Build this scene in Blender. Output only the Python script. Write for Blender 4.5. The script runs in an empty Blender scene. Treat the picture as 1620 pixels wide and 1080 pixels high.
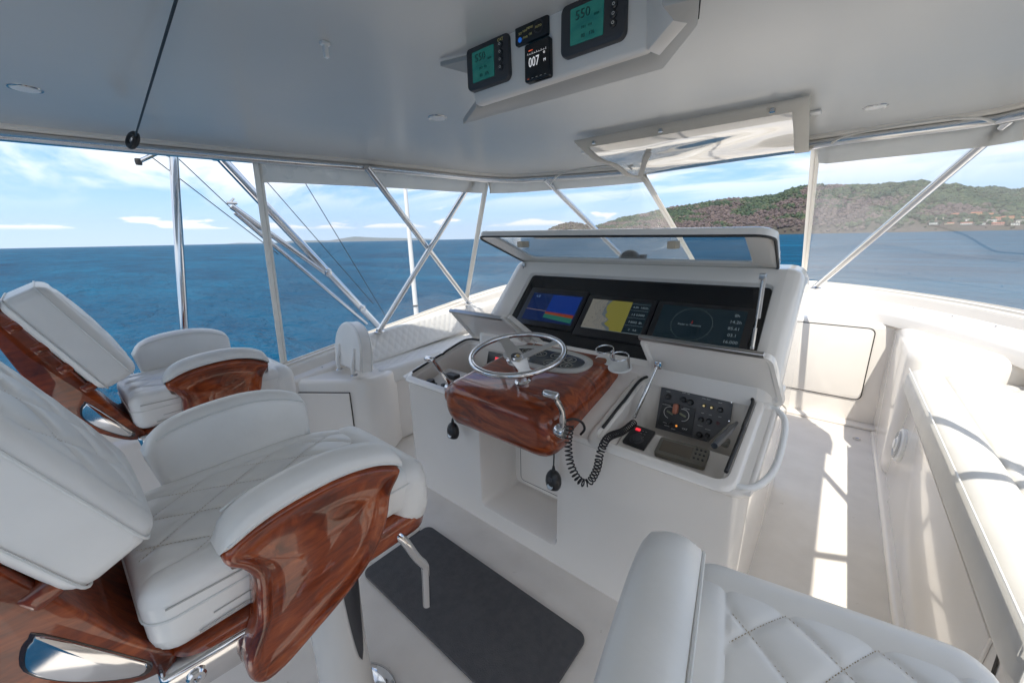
import bpy, bmesh, math, random
import numpy as np
from mathutils import Vector, Matrix, noise
random.seed(7)
sc = bpy.context.scene
col = sc.collection

# ------------------------------------------------------------------ camera
EYE = np.array([0.0, 0.0, 1.75])
FPX, CX, CY = 615.0, 810.0, 540.0
def _d(px, py):
    v = np.array([px - CX, CY - py, -FPX]); return v / np.linalg.norm(v)
_f = _d(1341, 366); _s = -_d(50, 392); _s = _s - _f * (_s @ _f); _s /= np.linalg.norm(_s)
_u = np.cross(_s, _f)
RM = np.array([_s, _f, _u])
cam_data = bpy.data.cameras.new('camera'); cam = bpy.data.objects.new('camera', cam_data); col.objects.link(cam)
cam_data.sensor_width = 36.0; cam_data.lens = 36.0 * FPX / 1620.0
cam_data.clip_start = 0.02; cam_data.clip_end = 200000
M4 = Matrix.Identity(4)
for i in range(3):
    for j in range(3): M4[i][j] = RM[i][j]
M4[0][3], M4[1][3], M4[2][3] = EYE
cam.matrix_world = M4
sc.camera = cam

# measuring aid: the point where a sight line of the camera meets a real plane of the boat
def ray(px, py): return RM @ _d(px, py)
def az(px, py, z): r = ray(px, py); t = (z - EYE[2]) / r[2]; return EYE + r * t
def ax(px, py, x): r = ray(px, py); t = x / r[0]; return EYE + r * t
def ay(px, py, y): r = ray(px, py); t = y / r[1]; return EYE + r * t
def apl(px, py, p0, n):
    r = ray(px, py); p0 = np.array(p0, float); n = np.array(n, float)
    return EYE + r * (((p0 - EYE) @ n) / (r @ n))

# ------------------------------------------------------------------ sky + sun
SUN = Vector((0.217, -0.55, 1.0)).normalized()
EL = math.asin(SUN.z)
world = bpy.data.worlds.new('World'); sc.world = world; world.use_nodes = True
nt = world.node_tree; nt.nodes.clear()
def N(t, typ, **kw):
    n = t.nodes.new(typ)
    for k, v in kw.items(): setattr(n, k, v)
    return n
out = N(nt, 'ShaderNodeOutputWorld'); bg = N(nt, 'ShaderNodeBackground'); bg.inputs[1].default_value = 0.15
sky = N(nt, 'ShaderNodeTexSky', sky_type='NISHITA'); sky.sun_disc = False
sky.sun_elevation = EL; sky.sun_rotation = math.atan2(SUN.x, SUN.y); sky.altitude = 0
sky.air_density = 1.0; sky.dust_density = 0.15; sky.ozone_density = 3.0
tc = N(nt, 'ShaderNodeTexCoord')
sep = N(nt, 'ShaderNodeSeparateXYZ'); nt.links.new(tc.outputs['Generated'], sep.inputs[0])
def wm(op, a, b=None, c=None, clamp=False):
    n = N(nt, 'ShaderNodeMath', operation=op, use_clamp=clamp)
    for i, v in enumerate((a, b, c)):
        if v is None: continue
        if isinstance(v, (int, float)): n.inputs[i].default_value = v
        else: nt.links.new(v, n.inputs[i])
    return n.outputs[0]
zc = wm('MAXIMUM', sep.outputs['Z'], 0.0)
zz = wm('ADD', zc, 0.10)
cu = wm('DIVIDE', sep.outputs['X'], zz); cv = wm('DIVIDE', sep.outputs['Y'], zz)
cmb = N(nt, 'ShaderNodeCombineXYZ'); nt.links.new(cu, cmb.inputs[0]); nt.links.new(cv, cmb.inputs[1])
# high thin streaks
n1 = N(nt, 'ShaderNodeTexNoise'); n1.inputs['Scale'].default_value = 1.0; n1.inputs['Detail'].default_value = 9; n1.inputs['Roughness'].default_value = 0.56; n1.inputs['Distortion'].default_value = 0.5
mp = N(nt, 'ShaderNodeMapping'); mp.inputs['Rotation'].default_value = (0, 0, 0.5); mp.inputs['Scale'].default_value = (0.34, 0.9, 1); mp.inputs['Location'].default_value = (3.1, 1.7, 0)
nt.links.new(cmb.outputs[0], mp.inputs[0]); nt.links.new(mp.outputs[0], n1.inputs['Vector'])
r1 = N(nt, 'ShaderNodeMapRange', interpolation_type='SMOOTHSTEP'); r1.inputs['From Min'].default_value = 0.385; r1.inputs['From Max'].default_value = 0.53
nt.links.new(n1.outputs[0], r1.inputs[0])
el1 = N(nt, 'ShaderNodeMapRange', interpolation_type='SMOOTHSTEP'); el1.inputs['From Min'].default_value = 0.05; el1.inputs['From Max'].default_value = 0.13
nt.links.new(zc, el1.inputs[0])
c1 = wm('MULTIPLY', wm('MULTIPLY', r1.outputs[0], el1.outputs[0]), 0.9)
# low cumulus band near the horizon
az_ = wm('ARCTAN2', sep.outputs['X'], sep.outputs['Y'])
cm2 = N(nt, 'ShaderNodeCombineXYZ'); nt.links.new(wm('MULTIPLY', az_, 7.0), cm2.inputs[0]); nt.links.new(wm('MULTIPLY', zc, 34.0), cm2.inputs[1])
n2 = N(nt, 'ShaderNodeTexNoise'); n2.inputs['Scale'].default_value = 1.15; n2.inputs['Detail'].default_value = 7; n2.inputs['Roughness'].default_value = 0.55
mp2 = N(nt, 'ShaderNodeMapping'); mp2.inputs['Location'].default_value = (2.3, 0.4, 0)
nt.links.new(cm2.outputs[0], mp2.inputs[0]); nt.links.new(mp2.outputs[0], n2.inputs['Vector'])
b_up = N(nt, 'ShaderNodeMapRange', interpolation_type='SMOOTHSTEP'); b_up.inputs['From Min'].default_value = 0.026; b_up.inputs['From Max'].default_value = 0.034
b_dn = N(nt, 'ShaderNodeMapRange', interpolation_type='LINEAR'); b_dn.inputs['From Min'].default_value = 0.03; b_dn.inputs['From Max'].default_value = 0.11; b_dn.inputs['To Min'].default_value = 0.0; b_dn.inputs['To Max'].default_value = 0.34
nt.links.new(zc, b_up.inputs[0]); nt.links.new(zc, b_dn.inputs[0])
v2 = wm('SUBTRACT', n2.outputs[0], b_dn.outputs[0])
r2 = N(nt, 'ShaderNodeMapRange', interpolation_type='SMOOTHSTEP'); r2.inputs['From Min'].default_value = 0.475; r2.inputs['From Max'].default_value = 0.53
nt.links.new(v2, r2.inputs[0])
c2 = wm('MULTIPLY', wm('MULTIPLY', r2.outputs[0], b_up.outputs[0]), 0.9)
rp = N(nt, 'ShaderNodeValToRGB'); e_ = rp.color_ramp.elements; e_[0].position = 0; e_[0].color = (.34, .46, .60, 1); e_[1].position = .62; e_[1].color = (.05, .15, .40, 1)
k_ = e_.new(.12); k_.color = (.165, .33, .56, 1); k_ = e_.new(.3); k_.color = (.08, .23, .50, 1)
nt.links.new(zc, rp.inputs[0]); rs_ = N(nt, 'ShaderNodeVectorMath', operation='SCALE'); rs_.inputs['Scale'].default_value = 4.5; nt.links.new(rp.outputs[0], rs_.inputs[0])
mx0 = N(nt, 'ShaderNodeMix', data_type='RGBA'); mx0.inputs[0].default_value = .95; nt.links.new(sky.outputs[0], mx0.inputs[6]); nt.links.new(rs_.outputs[0], mx0.inputs[7])
mx1 = N(nt, 'ShaderNodeMix', data_type='RGBA'); nt.links.new(c1, mx1.inputs[0]); nt.links.new(mx0.outputs[2], mx1.inputs[6]); mx1.inputs[7].default_value = (2.9, 3.0, 3.1, 1)
mx2 = N(nt, 'ShaderNodeMix', data_type='RGBA'); nt.links.new(c2, mx2.inputs[0]); nt.links.new(mx1.outputs[2], mx2.inputs[6]); mx2.inputs[7].default_value = (3.5, 3.3, 3.2, 1)
nt.links.new(mx2.outputs[2], bg.inputs[0]); nt.links.new(bg.outputs[0], out.inputs[0])

sl = bpy.data.lights.new('sun', 'SUN'); sl.energy = 2.0; sl.angle = math.radians(0.55); sl.color = (1.0, 0.94, 0.84)
so = bpy.data.objects.new('sun', sl); col.objects.link(so); so.rotation_euler = SUN.to_track_quat('Z', 'Y').to_euler()
vs = sc.view_settings; vs.view_transform = 'Standard'; vs.look = 'None'; vs.gamma = 1; vs.exposure = 1.6; vs.use_curve_mapping = False
sc.cycles.max_bounces = 10; sc.cycles.diffuse_bounces = 7; sc.cycles.glossy_bounces = 4; sc.cycles.transparent_max_bounces = 24
sc.cycles.caustics_reflective = False; sc.cycles.caustics_refractive = False
sc.cycles.use_denoising = True

# ------------------------------------------------------------------ materials
MATS = {}
def mat(name, color=(.8, .8, .8), rough=.5, metal=0., coat=0., ior=1.5, emit=None, es=1., alpha=1., spec=.5, sheen=0.):
    if name in MATS: return MATS[name]
    m = bpy.data.materials.new(name); m.use_nodes = True; b = m.node_tree.nodes['Principled BSDF']
    b.inputs['Base Color'].default_value = (*color, 1); b.inputs['Roughness'].default_value = rough; b.inputs['Metallic'].default_value = metal
    b.inputs['Coat Weight'].default_value = coat; b.inputs['Coat Roughness'].default_value = .03; b.inputs['IOR'].default_value = ior
    if emit: b.inputs['Emission Color'].default_value = (*emit, 1); b.inputs['Emission Strength'].default_value = es
    MATS[name] = m; return m
def nodes(m): return m.node_tree, m.node_tree.nodes['Principled BSDF']
def noise_bump(m, scale, strength, dist=.002, detail=3, coords='Object', stretch=None):
    t, b = nodes(m); tcn = N(t, 'ShaderNodeTexCoord'); nz = N(t, 'ShaderNodeTexNoise'); nz.inputs['Scale'].default_value = scale; nz.inputs['Detail'].default_value = detail
    src = tcn.outputs[coords]
    if stretch:
        mpn = N(t, 'ShaderNodeMapping'); mpn.inputs['Scale'].default_value = stretch; t.links.new(src, mpn.inputs[0]); src = mpn.outputs[0]
    t.links.new(src, nz.inputs['Vector'])
    bp = N(t, 'ShaderNodeBump'); bp.inputs['Strength'].default_value = strength; bp.inputs['Distance'].default_value = dist
    t.links.new(nz.outputs[0], bp.inputs['Height'])
    if b.inputs['Normal'].links:
        t.links.new(b.inputs['Normal'].links[0].from_socket, bp.inputs['Normal'])
    t.links.new(bp.outputs[0], b.inputs['Normal']); return nz
def noise_color(m, c1, c2, scale, lo=.35, hi=.65, detail=5, stretch=None, target='Base Color'):
    t, b = nodes(m); tcn = N(t, 'ShaderNodeTexCoord'); nz = N(t, 'ShaderNodeTexNoise'); nz.inputs['Scale'].default_value = scale; nz.inputs['Detail'].default_value = detail
    src = tcn.outputs['Object']
    if stretch:
        mpn = N(t, 'ShaderNodeMapping'); mpn.inputs['Scale'].default_value = stretch; t.links.new(src, mpn.inputs[0]); src = mpn.outputs[0]
    t.links.new(src, nz.inputs['Vector'])
    cr = N(t, 'ShaderNodeValToRGB'); cr.color_ramp.elements[0].position = lo; cr.color_ramp.elements[1].position = hi
    cr.color_ramp.elements[0].color = (*c1, 1); cr.color_ramp.elements[1].color = (*c2, 1)
    t.links.new(nz.outputs[0], cr.inputs[0]); t.links.new(cr.outputs[0], b.inputs[target]); return cr, nz

gel = mat('gelcoat', (.74, .69, .635), .2, coat=.6); noise_color(gel, (.80, .76, .71), (.83, .79, .74), 2.2); noise_bump(gel, 3, .06, .01)
floor_m = mat('nonskid', (.7, .65, .6), .5); noise_color(floor_m, (.70, .66, .61), (.76, .72, .67), 5, detail=8); noise_bump(floor_m, 380, .35, .002, 2)
_t, _b = nodes(floor_m); _tc = N(_t, 'ShaderNodeTexCoord'); _nz = N(_t, 'ShaderNodeTexNoise'); _nz.inputs['Scale'].default_value = 11; _nz.inputs['Detail'].default_value = 5; _nz.inputs['Roughness'].default_value = .7
_t.links.new(_tc.outputs['Object'], _nz.inputs['Vector']); _cr = N(_t, 'ShaderNodeValToRGB'); _cr.color_ramp.elements[0].position = .66; _cr.color_ramp.elements[0].color = (1, 1, 1, 1); _cr.color_ramp.elements[1].position = .74; _cr.color_ramp.elements[1].color = (.72, .68, .62, 1)
_mm = N(_t, 'ShaderNodeMix', data_type='RGBA', blend_type='MULTIPLY'); _mm.inputs[0].default_value = 1.; _t.links.new(_nz.outputs[0], _cr.inputs[0]); _src = _b.inputs['Base Color'].links[0].from_socket; _t.links.new(_src, _mm.inputs[6]); _t.links.new(_cr.outputs[0], _mm.inputs[7]); _t.links.new(_mm.outputs[2], _b.inputs['Base Color'])
vinyl_w = mat('white_vinyl', (.77, .765, .745), .36); noise_color(vinyl_w, (.77, .755, .725), (.825, .81, .78), 6); noise_bump(vinyl_w, 900, .12, .0006, 2); noise_bump(vinyl_w, 8, .34, .008, 4)
piping_m = mat('piping_vinyl', (.70, .70, .68), .4)
thread_m = mat('tan_thread', (.42, .33, .22), .8)
ceil_m = mat('headliner', (.54, .55, .55), .25); noise_color(ceil_m, (.525, .535, .535), (.555, .56, .555), 1.2); noise_bump(ceil_m, 2.2, .12, .012, 2)
steel = mat('polished_steel', (.66, .66, .67), .09, metal=1.); noise_bump(steel, 30, .03, .002)
anod = mat('anodised_tube', (.70, .71, .72), .2, metal=1.); noise_bump(anod, 60, .04, .001)
cream = mat('cream_canvas', (.83, .80, .75), .75); noise_bump(cream, 14, .6, .012, 4); noise_bump(cream, 700, .3, .001, 2)
_t, _b = nodes(cream); _tr = N(_t, 'ShaderNodeBsdfTranslucent'); _tr.inputs[0].default_value = (.95, .92, .86, 1); _mx = N(_t, 'ShaderNodeMixShader'); _mx.inputs[0].default_value = .5
_t.links.new(_b.outputs[0], _mx.inputs[1]); _t.links.new(_tr.outputs[0], _mx.inputs[2]); _t.links.new(_mx.outputs[0], [n for n in _t.nodes if n.type == 'OUTPUT_MATERIAL'][0].inputs[0])
cream_t = mat('cream_trim', (.74, .70, .64), .45)
vinyl_s = mat('settee_vinyl_dimmed', (.68, .665, .63), .45); noise_color(vinyl_s, (.62, .605, .57), (.67, .655, .62), 5); noise_bump(vinyl_s, 9, .3, .008, 3)  # white vinyl darkened in colour so the sunlit settee doesn't burn out
black = mat('black_plastic', (.018, .018, .02), .32); noise_bump(black, 300, .05, .001)
rubber = mat('black_rubber', (.02, .02, .021), .55)
panel_b = mat('black_panel', (.012, .013, .015), .12)
char_m = mat('charcoal_plastic', (.045, .045, .05), .38)
grey_p = mat('grey_plate', (.075, .08, .085), .45); noise_color(grey_p, (.06, .062, .068), (.10, .10, .105), 14)
greenish = mat('olive_case', (.15, .14, .115), .45)
mat_m = mat('grey_foam_mat', (.082, .082, .088), .85); noise_color(mat_m, (.075, .075, .081), (.092, .092, .098), 30, detail=10); noise_bump(mat_m, 260, .6, .004, 2)
white_p = mat('white_plastic', (.8, .8, .79), .3)
white_mark = mat('white_marking', (.75, .75, .72), .5)
yellow_mark = mat('yellow_marking', (.75, .65, .25), .5)
red_p = mat('red_button', (.5, .03, .02), .3)
orange_p = mat('terracotta_plastic', (.42, .15, .09), .4)
brass = mat('brass', (.65, .48, .22), .25, metal=1.)
alu = mat('aluminium', (.45, .45, .45), .3, metal=1.)
dark_gap = mat('dark_seam', (.02, .018, .016), .8)
black_cord = mat('black_cord', (.012, .012, .014), .5)

def wood_mat(name, stretch, c=((.075, .011, .003), (.25, .042, .008), (.42, .092, .020)), scale=1.6):
    m = mat(name, c[1], .3, coat=1.0); t, b = nodes(m); b.inputs['Specular IOR Level'].default_value = .15
    tcn = N(t, 'ShaderNodeTexCoord'); mpn = N(t, 'ShaderNodeMapping'); mpn.inputs['Scale'].default_value = stretch
    t.links.new(tcn.outputs['Object'], mpn.inputs[0])
    nz0 = N(t, 'ShaderNodeTexNoise'); nz0.inputs['Scale'].default_value = scale * .5; nz0.inputs['Detail'].default_value = 3; nz0.inputs['Distortion'].default_value = .6
    t.links.new(mpn.outputs[0], nz0.inputs['Vector'])
    vm = N(t, 'ShaderNodeVectorMath', operation='MULTIPLY_ADD'); vm.inputs[1].default_value = (1.4, 1.4, 1.4)
    t.links.new(nz0.outputs['Color'], vm.inputs[0]); t.links.new(mpn.outputs[0], vm.inputs[2])
    nz = N(t, 'ShaderNodeTexNoise'); nz.inputs['Scale'].default_value = scale * 2.2; nz.inputs['Detail'].default_value = 9; nz.inputs['Roughness'].default_value = .62; nz.inputs['Distortion'].default_value = 1.1
    t.links.new(vm.outputs[0], nz.inputs['Vector'])
    cr = N(t, 'ShaderNodeValToRGB'); e = cr.color_ramp.elements
    e[0].position = .30; e[0].color = (*c[0], 1); e[1].position = .72; e[1].color = (*c[2], 1); k = e.new(.5); k.color = (*c[1], 1)
    t.links.new(nz.outputs[0], cr.inputs[0])
    wv = N(t, 'ShaderNodeTexNoise'); wv.inputs['Scale'].default_value = scale * 26; wv.inputs['Detail'].default_value = 3
    mp3 = N(t, 'ShaderNodeMapping'); mp3.inputs['Scale'].default_value = tuple(s if s > 1.5 else s * .12 for s in stretch)
    t.links.new(tcn.outputs['Object'], mp3.inputs[0]); t.links.new(mp3.outputs[0], wv.inputs['Vector'])
    mxn = N(t, 'ShaderNodeMix', data_type='RGBA', blend_type='MULTIPLY'); mxn.inputs[0].default_value = .55
    cr2 = N(t, 'ShaderNodeValToRGB'); cr2.color_ramp.elements[0].position = .35; cr2.color_ramp.elements[0].color = (.62, .55, .5, 1); cr2.color_ramp.elements[1].position = .6
    t.links.new(wv.outputs[0], cr2.inputs[0]); t.links.new(cr.outputs[0], mxn.inputs[6]); t.links.new(cr2.outputs[0], mxn.inputs[7])
    t.links.new(mxn.outputs[2], b.inputs['Base Color'])
    noise_bump(m, 5, .04, .01, 2)
    return m
wood_pod = wood_mat('varnished_teak', (1.1, 5, 5))
wood_ch = wood_mat('varnished_teak_chair', (5, 1.3, 2.2), scale=2.0)

def clear_mat(name, milk=.03, base=.035, tint=(.97, .98, .985), rough=.03, bump=.15, bs=3.):
    m = bpy.data.materials.new(name); m.use_nodes = True; t = m.node_tree; t.nodes.clear()
    o = N(t, 'ShaderNodeOutputMaterial'); tr = N(t, 'ShaderNodeBsdfTransparent'); tr.inputs[0].default_value = (*tint, 1)
    gl = N(t, 'ShaderNodeBsdfGlossy'); gl.inputs['Roughness'].default_value = rough
    df = N(t, 'ShaderNodeBsdfDiffuse'); df.inputs[0].default_value = (.8, .8, .78, 1); tl = N(t, 'ShaderNodeBsdfTranslucent'); tl.inputs[0].default_value = (.8, .8, .8, 1)
    lw = N(t, 'ShaderNodeLayerWeight'); lw.inputs[0].default_value = .5; pw = N(t, 'ShaderNodeMath', operation='POWER'); pw.inputs[1].default_value = 4.; t.links.new(lw.outputs['Facing'], pw.inputs[0]); fr = N(t, 'ShaderNodeMath', operation='MULTIPLY_ADD'); fr.inputs[1].default_value = .6; fr.inputs[2].default_value = base; t.links.new(pw.outputs[0], fr.inputs[0])
    tcn = N(t, 'ShaderNodeTexCoord'); nz = N(t, 'ShaderNodeTexNoise'); nz.inputs['Scale'].default_value = bs; nz.inputs['Detail'].default_value = 2
    bp = N(t, 'ShaderNodeBump'); bp.inputs['Strength'].default_value = bump; bp.inputs['Distance'].default_value = .05
    t.links.new(tcn.outputs['Object'], nz.inputs['Vector']); t.links.new(nz.outputs[0], bp.inputs['Height']); t.links.new(bp.outputs[0], gl.inputs['Normal'])
    ad = N(t, 'ShaderNodeMixShader'); ad.inputs[0].default_value = .5; t.links.new(df.outputs[0], ad.inputs[1]); t.links.new(tl.outputs[0], ad.inputs[2])
    m1 = N(t, 'ShaderNodeMixShader'); m1.inputs[0].default_value = milk; t.links.new(tr.outputs[0], m1.inputs[1]); t.links.new(ad.outputs[0], m1.inputs[2])
    m2 = N(t, 'ShaderNodeMixShader'); t.links.new(fr.outputs[0], m2.inputs[0]); t.links.new(m1.outputs[0], m2.inputs[1]); t.links.new(gl.outputs[0], m2.inputs[2])
    t.links.new(m2.outputs[0], o.inputs[0]); MATS[name] = m; return m
clear_v = clear_mat('clear_vinyl', .05, .035, (.97, .98, .985), .03, .05, 1.5)
clear_flap = clear_mat('clear_vinyl_rolled', .25, .36, (.95, .96, .97), .05, .28, 1.6)
clear_s = clear_mat('clear_vinyl_sunlit', .14, .03, (.97, .98, .985), .03, .0, 1.5)
glass_m = clear_mat('lid_glass', .01, .04, (.90, .93, .95), .01, .0, 1)

# ------------------------------------------------------------------ building helpers
def tag(o, label=None, cat=None, group=None, kind=None):
    if label: o['label'] = label
    if cat: o['category'] = cat
    if group: o['group'] = group
    if kind: o['kind'] = kind
    return o
ORG = {}
def thing(name, label, cat, loc=(0, 0, 0), group=None):
    o = bpy.data.objects.new(name, None); col.objects.link(o); o.location = loc; o.empty_display_size = .1
    ORG[o.name] = np.array(loc, float); return tag(o, label, cat, group)
def mk(name, verts, faces, m, parent=None, smooth=True, label=None, cat=None, group=None, kind=None, autosharp=35):
    v = np.array(verts, float)
    if parent is not None: org = ORG[parent.name]
    else: org = np.array([v[:, 0].mean(), v[:, 1].mean(), v[:, 2].min()]) if kind is None else np.zeros(3)
    me = bpy.data.meshes.new(name); me.from_pydata((v - org).tolist(), [], [list(map(int, f)) for f in faces]); me.update()
    me.materials.append(m)
    if smooth:
        me.polygons.foreach_set('use_smooth', [True] * len(me.polygons))
        try: me.set_sharp_from_angle(angle=math.radians(autosharp))
        except Exception: pass
    o = bpy.data.objects.new(name, me); col.objects.link(o); ORG[o.name] = org
    if parent is not None: o.parent = parent
    else: o.location = org
    return tag(o, label, cat, group, kind)
class G:
    """collects shapes into one mesh"""
    def __init__(s): s.v = []; s.f = []
    def add(s, verts, faces, T=None):
        n = len(s.v); vv = [tuple(map(float, p)) for p in verts]
        if T is not None: vv = [tuple(T @ Vector(p)) for p in vv]
        s.v += vv; s.f += [[i + n for i in f] for f in faces]; return s
    def bm(s, b, T=None):
        b.verts.ensure_lookup_table(); b.verts.index_update()
        s.add([v.co for v in b.verts], [[v.index for v in f.verts] for f in b.faces], T); b.free(); return s
    def build(s, name, m, parent=None, **kw): return mk(name, s.v, s.f, m, parent, **kw)
def rb(sx, sy, sz, bev=.01, seg=3, at=(0, 0, 0)):
    b = bmesh.new(); bmesh.ops.create_cube(b, size=1); bmesh.ops.scale(b, vec=(sx, sy, sz), verts=b.verts)
    if bev > 0: bmesh.ops.bevel(b, geom=b.edges[:], offset=bev, segments=seg, profile=.5, affect='EDGES', clamp_overlap=True)
    bmesh.ops.translate(b, vec=at, verts=b.verts); return b
def box(g, x0, x1, y0, y1, z0, z1, bev=.01, seg=3, T=None):
    return g.bm(rb(abs(x1 - x0), abs(y1 - y0), abs(z1 - z0), bev, seg, ((x0 + x1) / 2, (y0 + y1) / 2, (z0 + z1) / 2)), T)
def hull8(g, pts, bev=.01, seg=3, T=None):
    """box from 8 corner points: bottom 4 (ccw) then top 4"""
    b = bmesh.new(); vs_ = [b.verts.new(p) for p in pts]
    for f in ((3, 2, 1, 0), (4, 5, 6, 7), (0, 1, 5, 4), (1, 2, 6, 5), (2, 3, 7, 6), (3, 0, 4, 7)): b.faces.new([vs_[i] for i in f])
    bmesh.ops.recalc_face_normals(b, faces=b.faces)
    if bev > 0: bmesh.ops.bevel(b, geom=b.edges[:], offset=bev, segments=seg, profile=.5, affect='EDGES', clamp_overlap=True)
    return g.bm(b, T)
def prism(g, outline, h0, h1, axis='z', bev=0., seg=2, T=None, bev_all=True):
    """extrude a 2-D outline; axis z: (x,y), x: (y,z), y: (x,z)"""
    def P(a, h):
        if axis == 'z': return (a[0], a[1], h)
        if axis == 'x': return (h, a[0], a[1])
        return (a[0], h, a[1])
    b = bmesh.new(); lo = [b.verts.new(P(a, h0)) for a in outline]; hi = [b.verts.new(P(a, h1)) for a in outline]; n = len(outline)
    f0 = b.faces.new(lo); f1 = b.faces.new(hi)
    for i in range(n): b.faces.new((lo[i], lo[(i + 1) % n], hi[(i + 1) % n], hi[i]))
    bmesh.ops.recalc_face_normals(b, faces=b.faces)
    if bev > 0:
        es = [e for e in b.edges if (e in f0.edges or e in f1.edges)] if not bev_all else b.edges[:]
        es = [e for e in b.edges if any(f in (f0, f1) for f in e.link_faces)] if not bev_all else es
        bmesh.ops.bevel(b, geom=es, offset=bev, segments=seg, profile=.5, affect='EDGES', clamp_overlap=True)
    return g.bm(b, T)
def rrect(x0, x1, y0, y1, r, n=5):
    pts = []
    for cx, cy, a0 in ((x1 - r, y1 - r, 0), (x0 + r, y1 - r, 90), (x0 + r, y0 + r, 180), (x1 - r, y0 + r, 270)):
        for k in range(n + 1):
            a = math.radians(a0 + 90 * k / n); pts.append((cx + r * math.cos(a), cy + r * math.sin(a)))
    return pts
def ell(cx, cy, rx, ry, n=32): return [(cx + rx * math.cos(2 * math.pi * k / n), cy + ry * math.sin(2 * math.pi * k / n)) for k in range(n)]
def catmull(pts, n=6, closed=False):
    P = [np.array(p, float) for p in pts]; L = len(P); outp = []
    rng = range(L) if closed else range(L - 1)
    for i in rng:
        p1 = P[i]; p2 = P[(i + 1) % L]
        p0 = P[(i - 1) % L] if (closed or i > 0) else 2 * p1 - p2
        p3 = P[(i + 2) % L] if (closed or i + 2 < L) else 2 * p2 - p1
        for k in range(n):
            t = k / n; outp.append(.5 * ((2 * p1) + (-p0 + p2) * t + (2 * p0 - 5 * p1 + 4 * p2 - p3) * t * t + (-p0 + 3 * p1 - 3 * p2 + p3) * t ** 3))
    if not closed: outp.append(P[-1])
    return outp
def tube(g, pts, r, res=12, closed=False, cap=True):
    P = [np.array(p, float) for p in pts]; L = len(P); rr = r if hasattr(r, '__len__') else [r] * L
    tan = []
    for i in range(L):
        a = P[(i - 1) % L] if (closed or i > 0) else P[i]; b = P[(i + 1) % L] if (closed or i < L - 1) else P[i]
        d = b - a; tan.append(d / (np.linalg.norm(d) + 1e-12))
    u = np.cross(tan[0], [0, 0, 1.]);
    if np.linalg.norm(u) < .05: u = np.cross(tan[0], [1., 0, 0])
    u /= np.linalg.norm(u); V = []; Fc = []
    for i in range(L):
        u = u - tan[i] * (u @ tan[i]); u /= np.linalg.norm(u); w = np.cross(tan[i], u)
        for k in range(res):
            a = 2 * math.pi * k / res; V.append(P[i] + rr[i] * (math.cos(a) * u + math.sin(a) * w))
    for i in range(L if closed else L - 1):
        j = (i + 1) % L
        for k in range(res): Fc.append((i * res + k, i * res + (k + 1) % res, j * res + (k + 1) % res, j * res + k))
    if cap and not closed: Fc.append(tuple(range(res))[::-1]); Fc.append(tuple((L - 1) * res + k for k in range(res)))
    return g.add(V, Fc)
def frame(origin, zdir, xdir=(1, 0, 0)):
    z = Vector(zdir).normalized(); x = Vector(xdir); x = (x - z * x.dot(z)).normalized(); y = z.cross(x)
    T = Matrix((x, y, z)).transposed().to_4x4(); T.translation = Vector(origin); return T
def lathe(g, prof, T=None, n=28):
    V = []; Fc = []
    for (r, z) in prof:
        for k in range(n): a = 2 * math.pi * k / n; V.append((r * math.cos(a), r * math.sin(a), z))
    for i in range(len(prof) - 1):
        for k in range(n): Fc.append((i * n + k, i * n + (k + 1) % n, (i + 1) * n + (k + 1) % n, (i + 1) * n + k))
    Fc.append(tuple(range(n))[::-1]); Fc.append(tuple((len(prof) - 1) * n + k for k in range(n)))
    return g.add(V, Fc, T)
def torus(g, R, r, T=None, n=40, m=12):
    V = []; Fc = []
    for i in range(n):
        a = 2 * math.pi * i / n
        for k in range(m):
            b = 2 * math.pi * k / m; q = R + r * math.cos(b); V.append((q * math.cos(a), q * math.sin(a), r * math.sin(b)))
    for i in range(n):
        for k in range(m): Fc.append((i * m + k, ((i + 1) % n) * m + k, ((i + 1) % n) * m + (k + 1) % m, i * m + (k + 1) % m))
    return g.add(V, Fc, T)
def loft(g, rings, closed=True, cap=True):
    n = len(rings[0]); V = [p for r in rings for p in r]; Fc = []
    for i in range(len(rings) - 1):
        for k in range(n if closed else n - 1): Fc.append((i * n + k, i * n + (k + 1) % n, (i + 1) * n + (k + 1) % n, (i + 1) * n + k))
    if cap and closed: Fc.append(tuple(range(n))[::-1]); Fc.append(tuple((len(rings) - 1) * n + k for k in range(n)))
    return g.add(V, Fc)
def text(s, size, T, m, parent, name='lettering', depth=.0006, align='CENTER'):
    c = bpy.data.curves.new(name, 'FONT'); c.body = s; c.size = size; c.align_x = align; c.align_y = 'CENTER'; c.extrude = depth; c.resolution_u = 2
    o = bpy.data.objects.new(name, c); col.objects.link(o); dg = bpy.context.evaluated_depsgraph_get()
    me = bpy.data.meshes.new_from_object(o.evaluated_get(dg)); bpy.data.objects.remove(o); bpy.data.curves.remove(c)
    V = [T @ v.co for v in me.vertices]; Fc = [list(p.vertices) for p in me.polygons]; bpy.data.meshes.remove(me)
    return mk(name, V, Fc, m, parent, smooth=False)
def quilt_h(u, v, pu, pv):
    """padded diamond quilting: 0 in the stitched groove, 1 in the middle"""
    a = u / pu + v / pv; b = u / pu - v / pv
    da = np.abs(a - np.round(a)); db = np.abs(b - np.round(b)); return (1 - np.exp(-da / .09)) * (1 - np.exp(-db / .09))
def marg(m): return m if isinstance(m, tuple) else (m, m)
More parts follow.
